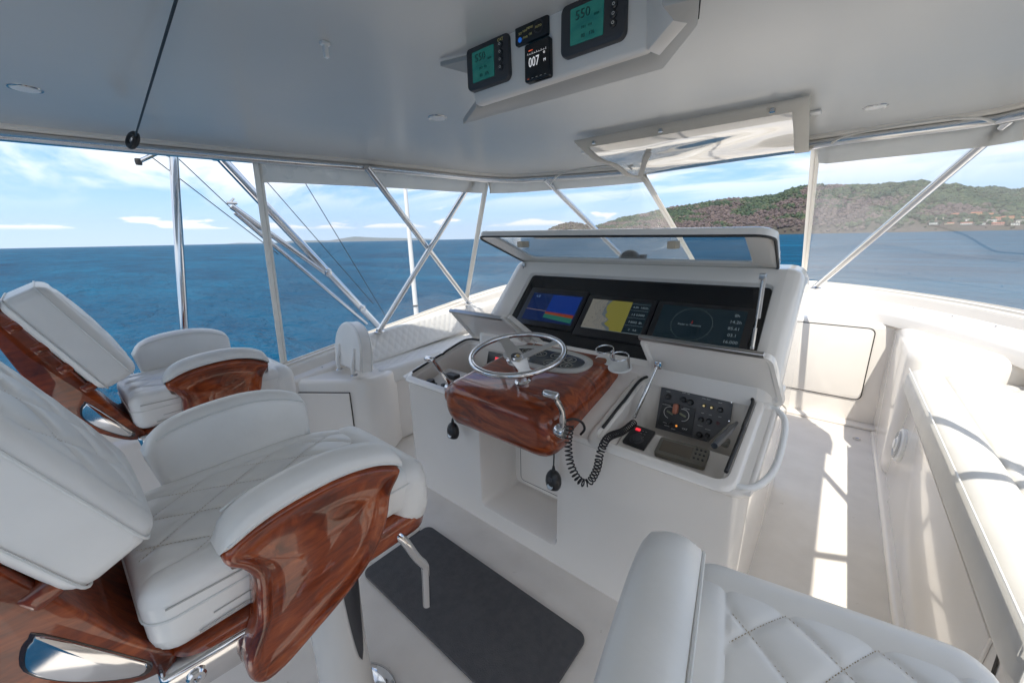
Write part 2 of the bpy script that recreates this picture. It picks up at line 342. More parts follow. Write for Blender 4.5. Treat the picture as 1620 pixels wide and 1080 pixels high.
def cushion(name, L, W, T_, r, TM, m, parent, quilt=None, stitch=False, margin=.05, res=.012, crown=.012, qd=.006, bend=None, **kw):
    """rounded upholstered block, local x in [-L/2,L/2], y in [-W/2,W/2], z in [0,T]; the top face may be quilted"""
    nx = max(6, int(L / res)); ny = max(6, int(W / res)); r = min(r, T_ / 2 * .98)
    def prof(t, S):   # t in [-1,1] -> position, drop
        return t * S / 2
    xs = np.concatenate([[-L / 2], -L / 2 + r * (1 - np.cos(np.linspace(0, np.pi / 2, 7)[1:])), np.linspace(-L / 2 + r, L / 2 - r, nx)[1:-1], L / 2 - r * (1 - np.cos(np.linspace(np.pi / 2, 0, 7)[:-1])), [L / 2]])
    ys = np.concatenate([[-W / 2], -W / 2 + r * (1 - np.cos(np.linspace(0, np.pi / 2, 7)[1:])), np.linspace(-W / 2 + r, W / 2 - r, ny)[1:-1], W / 2 - r * (1 - np.cos(np.linspace(np.pi / 2, 0, 7)[:-1])), [W / 2]])
    X, Y = np.meshgrid(xs, ys, indexing='ij')
    dx = np.clip(np.abs(X) - (L / 2 - r), 0, r); dy = np.clip(np.abs(Y) - (W / 2 - r), 0, r); dd = np.minimum(np.sqrt(dx ** 2 + dy ** 2), r)
    # pull corners in so the plan is rounded
    sc_ = np.where(np.sqrt(dx ** 2 + dy ** 2) > r, r / np.maximum(np.sqrt(dx ** 2 + dy ** 2), 1e-9), 1.)
    X2 = np.sign(X) * (np.minimum(np.abs(X), L / 2 - r) + dx * sc_); Y2 = np.sign(Y) * (np.minimum(np.abs(Y), W / 2 - r) + dy * sc_)
    drop = r - np.sqrt(np.maximum(r * r - dd * dd, 0))
    cr = crown * (1 - (2 * X / L) ** 2) * (1 - (2 * Y / W) ** 2)
    top = T_ - drop + cr
    if quilt:
        pu, pv = quilt
        mx_, my_ = marg(margin); ed = np.minimum(L / 2 - np.abs(X) - mx_, W / 2 - np.abs(Y) - my_); e = np.clip(ed / .012, 0, 1)
        top = top + qd * (quilt_h(X, Y, pu, pv) - 1) * e
        edge = np.exp(-np.abs(ed) / .006); top = top - qd * .8 * edge
    bot = drop * 1.0
    a, b = X.shape; V = []; Fc = []
    Vt = np.stack([X2, Y2, top], -1).reshape(-1, 3); Vb = np.stack([X2, Y2, bot], -1).reshape(-1, 3); n = a * b
    V = np.concatenate([Vt, Vb])
    if bend: V = bend(V)
    idx = np.arange(n).reshape(a, b)
    q = np.stack([idx[:-1, :-1], idx[1:, :-1], idx[1:, 1:], idx[:-1, 1:]], -1).reshape(-1, 4)
    Fc = q.tolist() + (q[:, ::-1] + n).tolist()
    ring = [*idx[:, 0], *idx[-1, 1:], *idx[-2::-1, -1], *idx[0, -2:0:-1]]
    for i in range(len(ring)):
        j = (i + 1) % len(ring); Fc.append([int(ring[j]), int(ring[i]), int(ring[i]) + n, int(ring[j]) + n])
    V = [tuple(TM @ Vector(p)) for p in V]
    o = mk(name, V, Fc, m, parent, autosharp=60, **kw)
    if stitch and quilt:
        # individual stitches lying in the quilting grooves
        hL, hW = L / 2 - marg(margin)[0], W / 2 - marg(margin)[1]; pu, pv = quilt; SV = []; SF = []
        def zt(x, y):
            z = T_ + crown * (1 - (2 * x / L) ** 2) * (1 - (2 * y / W) ** 2) - qd * .9; q = np.array([[x, y, z]])
            if bend: q = bend(q.copy())
            return q[0]
        K = int(L / pu + W / pv) + 2
        for sg in (1, -1):
            for k in range(-K, K + 1):
                # line x/pu + sg*y/pv = k
                ts = np.arange(-hW, hW, .0009); xs_ = (k - sg * ts / pv) * pu; ok = np.abs(xs_) < hL
                if ok.sum() < 12: continue
                tt = ts[ok]; xx = xs_[ok]; d = np.array([-sg * pu / pv, 1.]); ln = np.linalg.norm(d); d /= ln; s_ = np.array([-d[1], d[0]]) * .0007
                n_st = int((tt[-1] - tt[0]) * ln / .0085)
                for i in range(n_st):
                    y0 = tt[0] + i * .0085 / ln; p0 = np.array([(k - sg * y0 / pv) * pu, y0]); p1 = p0 + d * .0055; n0 = len(SV)
                    for (p, w_, up) in ((p0, -1, .0), (p0, 1, .0), (p1, 1, .0), (p1, -1, .0), ((p0 + p1) / 2, -1, .0016), ((p0 + p1) / 2, 1, .0016)):
                        q = zt(*(p + s_ * w_)); SV.append(tuple(TM @ Vector((q[0], q[1], q[2] + up))))
                    SF += [(n0, n0 + 1, n0 + 5, n0 + 4), (n0 + 4, n0 + 5, n0 + 2, n0 + 3)]
        mk('stitching', SV, SF, thread_m, parent, kind='stuff', smooth=False)
    return o
def dashes(g, p0, p1, f, pitch=.0085, ln=.0055, w=.0011):
    """stitches along a line; f maps (u,v) -> world point and the normal"""
    p0 = np.array(p0, float); p1 = np.array(p1, float); L = np.linalg.norm(p1 - p0); k = int(L / pitch); d = (p1 - p0) / (L + 1e-9); s = np.array([-d[1], d[0]])
    for i in range(k):
        a = p0 + d * (i * pitch); b = a + d * ln
        q = [f(*(a - s * w)), f(*(a + s * w)), f(*(b + s * w)), f(*(b - s * w))]
        m0, m1 = f(*((a + b) / 2 - s * w), up=.0012), f(*((a + b) / 2 + s * w), up=.0012)
        n = len(g.v); g.v += [tuple(x) for x in q] + [tuple(m0), tuple(m1)]
        g.f += [[n, n + 1, n + 5, n + 4], [n + 4, n + 5, n + 2, n + 3]]
# ------------------------------------------------------------------ sea
SEA = -6.0
sea_m = mat('sea_water', (.004, .048, .095), .8, ior=1.33)
t, b = nodes(sea_m); b.inputs['Specular IOR Level'].default_value = 0.; tcn = N(t, 'ShaderNodeTexCoord'); prev = None
for scl, st, dist, rot in ((.012, .8, 9., .1), (.045, .8, 4.0, .9), (.16, .8, 1.8, .3), (.5, .9, .9, .7), (1.7, .9, .34, 1.1), (6., .6, .07, .2)):
    mpn = N(t, 'ShaderNodeMapping'); mpn.inputs['Scale'].default_value = (scl * .55, scl * 1.2, 1); mpn.inputs['Rotation'].default_value = (0, 0, rot + .5)
    nz = N(t, 'ShaderNodeTexNoise'); nz.inputs['Scale'].default_value = 1; nz.inputs['Detail'].default_value = 4; nz.inputs['Distortion'].default_value = .4
    t.links.new(tcn.outputs['Object'], mpn.inputs[0]); t.links.new(mpn.outputs[0], nz.inputs['Vector'])
    bp = N(t, 'ShaderNodeBump'); bp.inputs['Strength'].default_value = st; bp.inputs['Distance'].default_value = dist
    t.links.new(nz.outputs[0], bp.inputs['Height'])
    if prev: t.links.new(prev, bp.inputs['Normal'])
    prev = bp.outputs[0]
cr_, nz_ = noise_color(sea_m, (.0003, .023, .062), (.0014, .088, .170), 1., .33, .68, 12, stretch=(.012, .03, 1)); nz_.inputs['Roughness'].default_value = .78
# mirror part of the water: rough seas hide their own grazing facets, so the mean reflectance is lower than a mirror's
fr = N(t, 'ShaderNodeFresnel'); fr.inputs[0].default_value = 1.33; t.links.new(prev, fr.inputs['Normal'])
mn = N(t, 'ShaderNodeMath', operation='MULTIPLY'); mn.inputs[1].default_value = .25; t.links.new(fr.outputs[0], mn.inputs[0])
gl = N(t, 'ShaderNodeBsdfGlossy'); gl.inputs['Roughness'].default_value = .12; t.links.new(prev, gl.inputs['Normal'])
t.links.new(prev, b.inputs['Normal'])
ms = N(t, 'ShaderNodeMixShader'); t.links.new(mn.outputs[0], ms.inputs[0]); t.links.new(b.outputs[0], ms.inputs[1]); t.links.new(gl.outputs[0], ms.inputs[2])
t.links.new(ms.outputs[0], [n for n in t.nodes if n.type == 'OUTPUT_MATERIAL'][0].inputs[0])
RW = 60000
ring = [(RW * math.cos(2 * math.pi * k / 96), RW * math.sin(2 * math.pi * k / 96), SEA) for k in range(96)]
mk('sea', [(0, 0, SEA)] + ring, [(0, k + 1, (k + 1) % 96 + 1) for k in range(96)], sea_m, kind='structure', label='blue rippled open sea out to the horizon', smooth=False)

# ------------------------------------------------------------------ hills
def skyl(pts): # pixel skyline -> (azimuth, tan elevation)
    r = []
    for p in pts:
        d = ray(*p); r.append((math.atan2(d[0], d[1]), d[2] / math.hypot(d[0], d[1])))
    return np.array(r)
def ter_mat(name, c1, c2, sc_=.02):
    m = mat(name, c1, .95); noise_color(m, c1, c2, sc_, .4, .6, 8); noise_bump(m, .05, .8, 6, 6); return m
def fbm(x, y, s, o=4, seed=0.):
    return noise.fractal(Vector((x * s + seed, y * s - seed, seed)), 1.0, 2.0, o)
def hill(name, line, D0, D1, D2, m, label, na=220, nr=46, rough=.12, seed=3., spread=(0, 0), lowfront=None):
    A = skyl(line); a0, a1 = A[0, 0], A[-1, 0]; V = []; Fc = []
    def H(a, rr):
        te = np.interp(a, A[:, 0], A[:, 1]); s = (rr - D0) / (D1 - D0)
        top = te * D1 + EYE[2] - SEA
        if s < 0: return SEA - 3
        if s <= 1:
            f = lowfront(s) if lowfront else s ** .8
            h = top * f
            h *= 1 + rough * fbm(a * D1, rr, .004, 5, seed) * math.sin(math.pi * s) * 2 + (rough * .8) * abs(fbm(a * D1 * 1.6, rr * .35, .006, 3, seed + 5)) * math.sin(math.pi * s)
            h = min(h, (te * 1.0 * rr + EYE[2] - SEA))
        else: h = top * (1 - ((rr - D1) / (D2 - D1)) ** 1.5 * .9)
        return SEA + max(h, -3)
    for i in range(na):
        a = a0 + (a1 - a0) * i / (na - 1)
        for j in range(nr):
            rr = D0 - 5 + (D2 - D0) * j / (nr - 1); V.append((rr * math.sin(a), rr * math.cos(a), H(a, rr)))
    for i in range(na - 1):
        for j in range(nr - 1): k = i * nr + j; Fc.append((k, k + nr, k + nr + 1, k + 1))
    mk(name, V, Fc, m, kind='structure', label=label); return A, H
soil = ter_mat('dry_hillside', (.066, .053, .046), (.05, .046, .034))
main_line = [(846, 374), (870, 368), (905, 366), (950, 358), (985, 346), (1020, 340), (1060, 330), (1100, 325), (1150, 317), (1200, 313), (1230, 310), (1250, 301), (1280, 295), (1320, 295), (1380, 295), (1420, 293), (1462, 288), (1480, 295), (1510, 295), (1540, 301), (1570, 309), (1620, 318), (1750, 315), (2100, 300), (2800, 315)]
FR = lambda s: .10 + .90 * min(1, s * 1.02) ** .85 if s > .02 else s * 5
A1, H1 = hill('headland_hill', main_line, 2350, 2850, 3500, soil, 'wooded headland with green and bare brown slopes on the right horizon', na=300, lowfront=FR)
A2, H2 = hill('low_point', [(852, 374), (872, 361), (890, 354), (905, 352), (925, 355), (945, 360), (975, 362), (1010, 368)], 2150, 2240, 2400, soil, 'low brown rocky point at the left foot of the headland', na=90, nr=24, seed=9., lowfront=FR)
A3, H3 = hill('inland_hill', [(1480, 330), (1510, 306), (1540, 299), (1575, 298), (1610, 302), (1660, 296), (1800, 290), (2100, 300)], 4300, 5200, 6500, ter_mat('far_green', (.07, .09, .04), (.11, .10, .07), .01), 'paler green hill further inland behind the headland', na=120, nr=24, seed=17.)
A4, H4 = hill('distant_mountains', [(300, 390), (380, 384), (430, 384.5), (470, 380), (520, 380.5), (560, 374), (600, 376), (660, 377), (720, 380), (760, 383), (800, 379.5)], 29500, 31500, 33500, ter_mat('far_mountain', (.09, .10, .07), (.11, .10, .08), .001), 'faint blue mountains low on the left horizon', na=160, nr=14, rough=.05, seed=23.)

# forest: clumps of foliage standing on the hills
ico = bmesh.new(); bmesh.ops.create_icosphere(ico, subdivisions=1, radius=1); IV = np.array([v.co[:] for v in ico.verts]); IF = np.array([[v.index for v in f.verts] for f in ico.faces]); ico.free()
def forest(name, label, A, H, D0, D1, count, size, seed, cols, amin=None):
    rs = np.random.RandomState(seed); V = []; C_ = []; n = 0
    a0, a1 = A[0, 0], A[-1, 0]
    if amin: a1 = min(a1, amin)
    pos = []
    while len(pos) < count:
        a = rs.uniform(a0, a1); r = D0 + (D1 - D0) * rs.uniform(0, 1) ** .85; h = H(a, r)
        if h < SEA + 3: continue
        x, y = r * math.sin(a), r * math.cos(a)
        low = (h - SEA) < 42 and a > AT
        if low and rs.rand() < .72: continue
        pos.append((x, y, h, a, r))
    for (x, y, h, a, r) in pos:
        k = noise.fractal(Vector((x * .0042, y * .0042 + h * .018, 3.1)), 1.0, 2.0, 3); rel = (h - SEA) / max(30, np.interp(a, A[:, 0], A[:, 1]) * r)
        g = k * 1.15 + (rel - .66) * .9 + rs.normal() * .13 + (.32 if a > AG else (-.10 if a > AC else .02))
        if (h - SEA) < 60 and a > AT: g += .5
        s = size * rs.uniform(.4, 1.3); sq = rs.uniform(.7, 1.15)
        if g > .10: c = cols[0] if rs.rand() < .55 else cols[1]
        elif g > -.02: c = cols[2]; s *= .85
        else: c = cols[3] if rs.rand() < .65 else cols[4]; s *= .88
        c = np.array(c) * rs.uniform(.75, 1.3)
        v = IV * (1 + rs.uniform(-.28, .28, (len(IV), 1))) * np.array([s, s, s * sq]) + np.array([x, y, h + s * sq * .35])
        V.append(v); C_.append(np.tile(np.append(c, 1), (len(IV), 1)))
    n = len(V); V = np.concatenate(V); C_ = np.concatenate(C_); Fc = (IF[None] + (np.arange(n) * len(IV))[:, None, None]).reshape(-1, 3)
    o = mk(name, V, Fc.tolist(), leaf_far, kind='stuff', label=label, smooth=False)
    at_ = o.data.color_attributes.new('leafcol', 'FLOAT_COLOR', 'POINT'); at_.data.foreach_set('color', C_.astype(np.float32).ravel())
    return o
leaf_far = mat('forest_leaf', (.05, .07, .03), .95); t, b = nodes(leaf_far); ca = N(t, 'ShaderNodeVertexColor'); ca.layer_name = 'leafcol'; t.links.new(ca.outputs[0], b.inputs['Base Color'])
COL = [(.024, .044, .022), (.042, .062, .028), (.068, .068, .040), (.082, .061, .060), (.100, .074, .066)]
AT = skyl([(1440, 350)])[0, 0]
AG = skyl([(1370, 350)])[0, 0]; AC = skyl([(1010, 350)])[0, 0]
AV = skyl([(1760, 350)])[0, 0]
forest('headland_forest', 'patchy green and bare brown woodland covering the headland', A1, H1, 2352, 2900, 15500, 9.4, 5, COL, AV)
forest('point_scrub', 'grey brown scrub covering the low point', A2, H2, 2152, 2290, 800, 4.6, 6, [COL[3], COL[2], COL[3], COL[3], COL[4]], None)
forest('inland_forest', 'distant green trees on the inland hill', A3, H3, 4400, 5250, 2600, 14, 8, [COL[0], COL[1], COL[2], COL[1], COL[2]], AV)

# shore houses
wall_c = [mat('ochre_wall', (.50, .33, .17), .8), mat('white_wall', (.72, .70, .64), .8), mat('pink_wall', (.52, .30, .24), .8), mat('cream_wall', (.6, .5, .36), .8)]
roof_c = [mat('terracotta_roof', (.32, .12, .07), .8), mat('grey_roof', (.22, .21, .2), .8), mat('white_roof', (.7, .7, .68), .7)]
win_c = mat('dark_window', (.03, .035, .04), .2)
def house(px, py_base, w, h, dep, wi, ri, dist, label, flat=False):
    d = ray(px, 360); a = math.atan2(d[0], d[1]); x, y = dist * math.sin(a), dist * math.cos(a); z0 = H1(a, dist)
    if z0 < SEA + 2: z0 = SEA + 2
    R = thing('shore_house', label, 'house', (x, y, z0 - 1.), 'houses along the far shore')
    T = Matrix.Translation((x, y, z0 - 1)) @ Matrix.Rotation(-a, 4, 'Z')
    g = G(); box(g, -w / 2, w / 2, 0, dep, 0, h, 0, 1, T); g.build('wall', wall_c[wi], R, smooth=False)
    g = G()
    if flat: box(g, -w / 2 - .8, w / 2 + .8, -1, dep + 1, h, h + .7, 0, 1, T)
    else: prism(g, [(-1.2, h), (dep + 1.2, h), (dep / 2, h + dep * .28)], -w / 2 - 1, w / 2 + 1, 'x', T=T)
    g.build('roof', roof_c[ri], R, smooth=False)
    first = None; nfl = max(1, int(h // 3.4)); nw = max(2, int(w // 6))
    for f in range(nfl):
        for k in range(nw):
            cx = -w / 2 + w * (k + .5) / nw; z = 1.3 + f * 3.2
            if first is None:
                g = G(); box(g, -1.2, 1.2, -.12, .1, 0, 1.9, 0, 1)
                T0 = T @ Matrix.Translation((cx, 0, z)); me = bpy.data.meshes.new('window'); me.from_pydata(g.v, [], g.f); me.materials.append(win_c); first = me
            o = bpy.data.objects.new('window', first); col.objects.link(o); o.parent = R; o.matrix_local = Matrix.Rotation(-a, 4, 'Z') @ Matrix.Translation((cx, 0, z + 0.0))
rs = np.random.RandomState(4)
hs = [(1478, 34, 7, 10, 1, 2, 2362, 'long low white waterfront building with a flat white roof, leftmost on the shore', True),
      (1500, 26, 5, 10, 3, 0, 2362, 'low shore house with terracotta roof right beside the long white building', False),
      (1527, 30, 6, 10, 1, 0, 2364, 'white walled shore house under a red roof near the middle of the beach', False),
      (1549, 26, 6, 10, 1, 2, 2364, 'white flat-roofed beach house right of the red roofed one', True),
      (1577, 30, 7, 11, 2, 0, 2366, 'pinkish shore house with red roof near the right end of the beach', False),
      (1601, 32, 7, 11, 1, 2, 2366, 'white beachfront house close to the right edge of the picture', True),
      (1483, 22, 8, 10, 3, 1, 2400, 'cream house on the slope above the long white building', False),
      (1507, 26, 10, 11, 2, 0, 2440, 'pink two-storey house high on the slope, left of the ochre block', False),
      (1528, 20, 7, 10, 1, 1, 2395, 'small white house with grey roof in mid slope below the ochre block', False),
      (1536, 36, 13, 12, 0, 0, 2452, 'broad ochre three-storey block highest on the slope', False),
      (1556, 30, 12, 12, 0, 0, 2454, 'second ochre block joined on the right of the broad ochre one', False),
      (1566, 24, 8, 10, 1, 1, 2398, 'white house with grey roof below the second ochre block', False),
      (1572, 24, 9, 10, 2, 0, 2425, 'pink house with red roof on the slope right of the ochre blocks', False),
      (1590, 28, 10, 12, 0, 0, 2435, 'ochre house with red roof on the slope near the right edge', False),
      (1606, 26, 9, 10, 3, 0, 2440, 'cream house with red roof, rightmost on the slope', False),
      (1612, 22, 8, 10, 1, 1, 2400, 'white house with grey roof, rightmost of the lower slope', False)]
for (px, w, h, dp, wi, ri, dist, lb, fl) in hs: house(px, 350, w, h, dp, wi, ri, dist, lb, fl)

# ------------------------------------------------------------------ deck
g = G(); prism(g, [(-3.3, -.46), (1.45, -.46), (1.45, 3.2), (.9, 5.0), (.2, 5.6), (-2.6, 5.6), (-3.2, 4.4), (-3.3, 3.2)], -.12, 0., 'z')
g.build('deck', floor_m, kind='structure', smooth=False, label='off-white nonskid flybridge deck')
# coaming swept round the bridge
CO = catmull([(-3.30, -.46, .66), (-3.32, .4, .72), (-3.32, 1.07, .80), (-3.31, 1.96, .93), (-3.27, 3.1, 1.09), (-3.16, 3.85, 1.18), (-2.9, 4.5, 1.2), (-2.4, 5.1, 1.2), (-1.6, 5.5, 1.2), (-.7, 5.6, 1.2), (-.13, 5.5, 1.2), (.44, 5.02, 1.2), (.99, 4.15, 1.2), (1.3, 3.2, 1.18), (1.42, 1.5, 1.1), (1.42, -.46, 1.0)], 6)
def sweep(path, profile, g):
    """profile: (inward offset, vertical offset)"""
    P = [np.array(p) for p in path]; rings = []
    for i, p in enumerate(P):
        a = P[max(i - 1, 0)]; b = P[min(i + 1, len(P) - 1)]; d = (b - a)[:2]; d /= np.linalg.norm(d); nrm = np.array([d[1], -d[0], 0])
        rings.append([p + nrm * u + np.array([0, 0, w]) for (u, w) in profile])
    return loft(g, rings, closed=True)
g = G(); sweep(CO, [(.0, 0), (-.05, -.08), (-.12, -.5), (-.2, -1.9), (.1, -1.9), (.14, -.45), (.155, -.2), (.155, -.125), (.145, -.105), (.12, -.095), (.105, -.085), (.10, -.02)], g)
g.build('coaming', gel, kind='structure', label='off-white coaming wrapping the flybridge', autosharp=50)
g = G(); sweep(CO, [(.006, .002), (.006, .022), (.03, .026), (.033, .012), (.05, .008), (.052, .018), (.07, .014), (.072, -.002), (.094, -.012), (.096, -.02), (.0, -.02)], g)
g.build('window_track', cream_t, cat='track', label='cream fabric track running along the top of the coaming', autosharp=20)
# ledge inside the coaming, down to the seats
g = G(); sweep(CO[34:], [(.15, -.105), (.26, -.125), (.285, -.135), (.30, -.16), (.302, -.24), (.15, -.3)], g)
g.build('inner_ledge', gel, kind='structure', label='rounded inner ledge of the coaming', autosharp=50)

# forward seat block with locker door (starboard aisle end)
g = G(); box(g, -2.8, .60, 4.6, 5.5, 0, .965, .05, 5)
fb = g.build('forward_console_block', gel, kind='structure', label='moulded block ahead of the starboard aisle')
L = thing('locker_door', 'square flush locker door at the forward end of the starboard aisle', 'locker door', (.02, 4.59, .25))
o0 = rrect(-.36, .325, .24, .92, .05); o1 = rrect(-.352, .317, .248, .912, .045)
g = G(); prism(g, o0, 4.590, 4.599, 'y'); g.build('seam', dark_gap, L, smooth=False)
g = G(); prism(g, o1, 4.583, 4.6, 'y', bev=.003, bev_all=False); g.build('door_panel', gel, L)
g = G(); box(g, -.5, .47, 4.50, 4.64, 0, .03, .012, 3); g.build('door_sill', gel, kind='structure', label='low moulded step below the locker door')
# starboard block behind the settee
g = G(); box(g, .44, 1.36, 3.62, 4.72, 0, .985, .09, 7)
g.build('settee_end_block', gel, kind='structure', label='tall rounded moulding at the head of the settee')
g = G(); prism(g, rrect(.56, 1.3, 3.70, 4.3, .05), .984, .9885, 'z', bev=.002, bev_all=False); hatch_st = g.build('hatch_cover', gel, cat='hatch', label='flush hatch on top of the moulding at the head of the settee')

# ------------------------------------------------------------------ starboard settee
ST = thing('settee', 'long white sunlit settee along the starboard side', 'settee', (.9, 2.4, 0))
g = G(); hull8(g, [(.475, 1.22, 0), (1.3, 1.22, 0), (1.3, 3.66, 0), (.475, 3.66, 0), (.515, 1.22, .70), (1.3, 1.22, .70), (1.3, 3.66, .70), (.515, 3.66, .70)], .02, 4)
g.build('base', gel, ST)
g = G(); box(g, .425, .50, .6, 4.45, -.02, .035, .02, 4); g.build('toe_kick', gel, ST)
def bw(y, z, off=0): return (.475 + .04 * z / .7 - off, y, z)
g = G()
for (ya, yb, za, zb) in ((1.5, 3.25, .60, .61),):
    g.add([bw(ya, za, .003), bw(yb, za, .003), bw(yb, zb, .003), bw(ya, zb, .003)], [(0, 1, 2, 3)])
g.add([bw(1.47, .50, .003), bw(1.49, .50, .003), bw(1.52, .61, .003), bw(1.5, .61, .003)], [(0, 1, 2, 3)])
g.add([bw(3.25, .46, .003), bw(3.262, .46, .003), bw(3.262, .61, .003), bw(3.25, .61, .003)], [(0, 1, 2, 3)])
g.build('panel_seam', dark_gap, ST, smooth=False)
g = G(); prism(g, [(1.53, .02), (3.24, .02), (3.24, .59), (1.56, .59)], .0, .012, 'x', bev=.004, bev_all=False); 
for i, v in enumerate(g.v): g.v[i] = (bw(v[1], v[2])[0] - v[0], v[1], v[2])
g.build('locker_panel', gel, ST)
g = G(); T = frame((.488, 3.0 - .1, .33), (-1, 0, .06), (0, 1, 0)); lathe(g, [(.0, .006), (.013, .006), (.016, .002), (.016, -.01)][::-1], T, 20); g.build('latch', alu, ST)
# aft end arch of the base
g = G(); box(g, .56, 1.3, .9, 1.24, 0, .66, .12, 6); g.build('end_moulding', gel, ST)
LE = (.845)
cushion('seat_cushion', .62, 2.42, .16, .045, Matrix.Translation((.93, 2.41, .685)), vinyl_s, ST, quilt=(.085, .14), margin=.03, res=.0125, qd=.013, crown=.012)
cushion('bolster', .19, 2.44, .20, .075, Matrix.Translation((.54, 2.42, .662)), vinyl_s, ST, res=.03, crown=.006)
g = G(); tube(g, [(.4565, 1.23, .852), (.4565, 3.6, .852)], .004, 6); tube(g, [(.4565, 1.23, .67), (.4565, 1.23, .852)], .004, 6); g.build('piping', piping_m, ST)
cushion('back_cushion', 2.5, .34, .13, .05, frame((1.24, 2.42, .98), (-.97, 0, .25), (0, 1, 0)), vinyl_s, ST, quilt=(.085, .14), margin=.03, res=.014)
SP = thing('marine_speaker', 'round white speaker set in the settee base by the aisle', 'speaker', (.49, 3.69, .36))
T = frame((.493, 3.46, .355), (-1, 0, .06), (0, 1, 0))
g = G(); lathe(g, [(.0, .030), (.03, .034), (.05, .028), (.085, .020), (.105, .020), (.112, .014), (.115, 0), (.115, -.01)][::-1], T, 36); g.build('rim', white_p, SP)
g = G(); lathe(g, [(.035, .033), (.033, .040), (0, .042)][::-1], T, 24); g.build('cone', white_p, SP)
g = G()
for rr_ in (.058, .074, .09): torus(g, rr_, .0035, T @ Matrix.Translation((0, 0, .026)), 36, 6)
g.build('grille', mat('light_grey_plastic', (.5, .5, .5), .4), SP)

# ------------------------------------------------------------------ port bench
PB = thing('port_bench', 'white quilted bench seat along the port side', 'bench', (-3.0, 2.5, 0))
g = G(); prism(g, [(-3.34, 1.6), (-2.83, 1.6), (-2.825, 3.9), (-3.34, 3.9)], 0, .60, 'z', bev=.035, seg=5, bev_all=False); g.build('base', gel, PB)
# curved aft end moulding
def arc(cx, cy, r, a0, a1, n=8): return [(cx + r * math.cos(math.radians(a0 + (a1 - a0) * k / n)), cy + r * math.sin(math.radians(a0 + (a1 - a0) * k / n))) for k in range(n + 1)]
g = G(); prism(g, [(-3.36, .985), (-2.79, 1.40), (-2.745, 1.44), (-2.715, 1.49), (-2.71, 1.54), (-2.73, 1.66), (-2.81, 1.78), (-3.36, 1.78)], -.0, .70, 'z', bev=.04, seg=5, bev_all=False); g.build('end_moulding', gel, PB)
d0 = np.array([-3.36, .985]); d1 = np.array([-2.79, 1.40])
def pd(s, z, off): n_ = np.array([d1[1] - d0[1], -(d1[0] - d0[0])]); n_ /= np.linalg.norm(n_); p = d0 + (d1 - d0) * s + n_ * off; return (p[0], p[1], z)
g = G()
def slab(g, s0, s1, z0, z1, o0_, o1_): 
    P = [pd(s0, z0, o0_), pd(s1, z0, o0_), pd(s1, z0, o1_), pd(s0, z0, o1_), pd(s0, z1, o0_), pd(s1, z1, o0_), pd(s1, z1, o1_), pd(s0, z1, o1_)]; hull8(g, P, .002, 1)
slab(g, .1, .93, .06, .60, -.03, .0115); g.build('seam', dark_gap, PB)
g = G(); slab(g, .1045, .9255, .0645, .5955, -.03, .017); g.build('locker_door', gel, PB)
cushion('seat_cushion', .46, 2.1, .12, .05, Matrix.Translation((-3.02, 2.68, .60)) @ Matrix.Rotation(math.radians(1.0), 4, 'X'), vinyl_w, PB, quilt=(.07, .115), margin=.02, res=.012, qd=.006)
cushion('front_roll', .09, 2.1, .15, .04, Matrix.Translation((-2.83, 2.68, .565)), vinyl_w, PB, res=.03)
cushion('back_cushion', 2.2, .27, .09, .035, frame((-3.19, 2.68, .865), (.94, 0, .34), (0, 1, .075)), vinyl_w, PB, quilt=(.07, .115), margin=.012, res=.011, qd=.006)
g = G(); box(g, -2.815, -2.80, 1.66, 1.70, .50, .565, .003, 2); g.build('latch_tab', steel, PB)
# pivoting armrest pad
f0_ = az(533, 582, .72); f1_ = az(574, 599, .72)
AP = thing('bench_end_backrest', 'arched white pad standing on two brackets at the aft end of the port bench', 'backrest', (-2.95, 1.45, .7))
dd_ = f1_ - f0_; dd_ /= np.linalg.norm(dd_); nn_ = np.array([dd_[1], -dd_[0], .12]); pc_ = (f0_ + f1_) / 2 - np.array([dd_[1], -dd_[0], 0]) * .06 + np.array([0, 0, .20]); padT = frame(tuple(pc_), tuple(nn_), tuple(dd_))
o_ = [(-.215, -.16), (-.21, .0)] + arc(0, .0, .21, 180, 0, 18) + [(.21, .0), (.215, -.16)]
g = G(); prism(g, o_, -.055, .055, 'z', bev=.025, seg=5, T=padT, bev_all=False); g.build('pad', vinyl_w, AP)
g = G()
for zz_ in (-.038, .038): tube(g, [padT @ Vector((a[0] * .995, a[1] * .995, zz_)) for a in o_], .004, 6)
g.build('piping', piping_m, AP)
for s in (-1, 1):
    g = G(); p = [padT @ Vector((s * .12, .02, .055)), padT @ Vector((s * .12, -.05, .062)), padT @ Vector((s * .12, -.12, .075)), padT @ Vector((s * .12, -.19, .06))]
    tube(g, catmull(p, 5), .014, 12); g.build('bracket', white_p, AP)
    g = G(); lathe(g, [(.03, 0), (.03, .006), (.022, .010), (0, .010)], Matrix.Translation(Vector(p[-1]) * 1.0 + Vector((0, 0, -.005))), 20); g.build('bracket_foot', steel, AP)
# foam mat
g = G(); prism(g, rrect(-1.755, -.625, .78, 1.235, .045, 6), .003, .019, 'z', bev=.005, seg=3, bev_all=False)
g.build('floor_mat', mat_m, cat='mat', label='dark grey foam mat on the deck between helm chair and console')

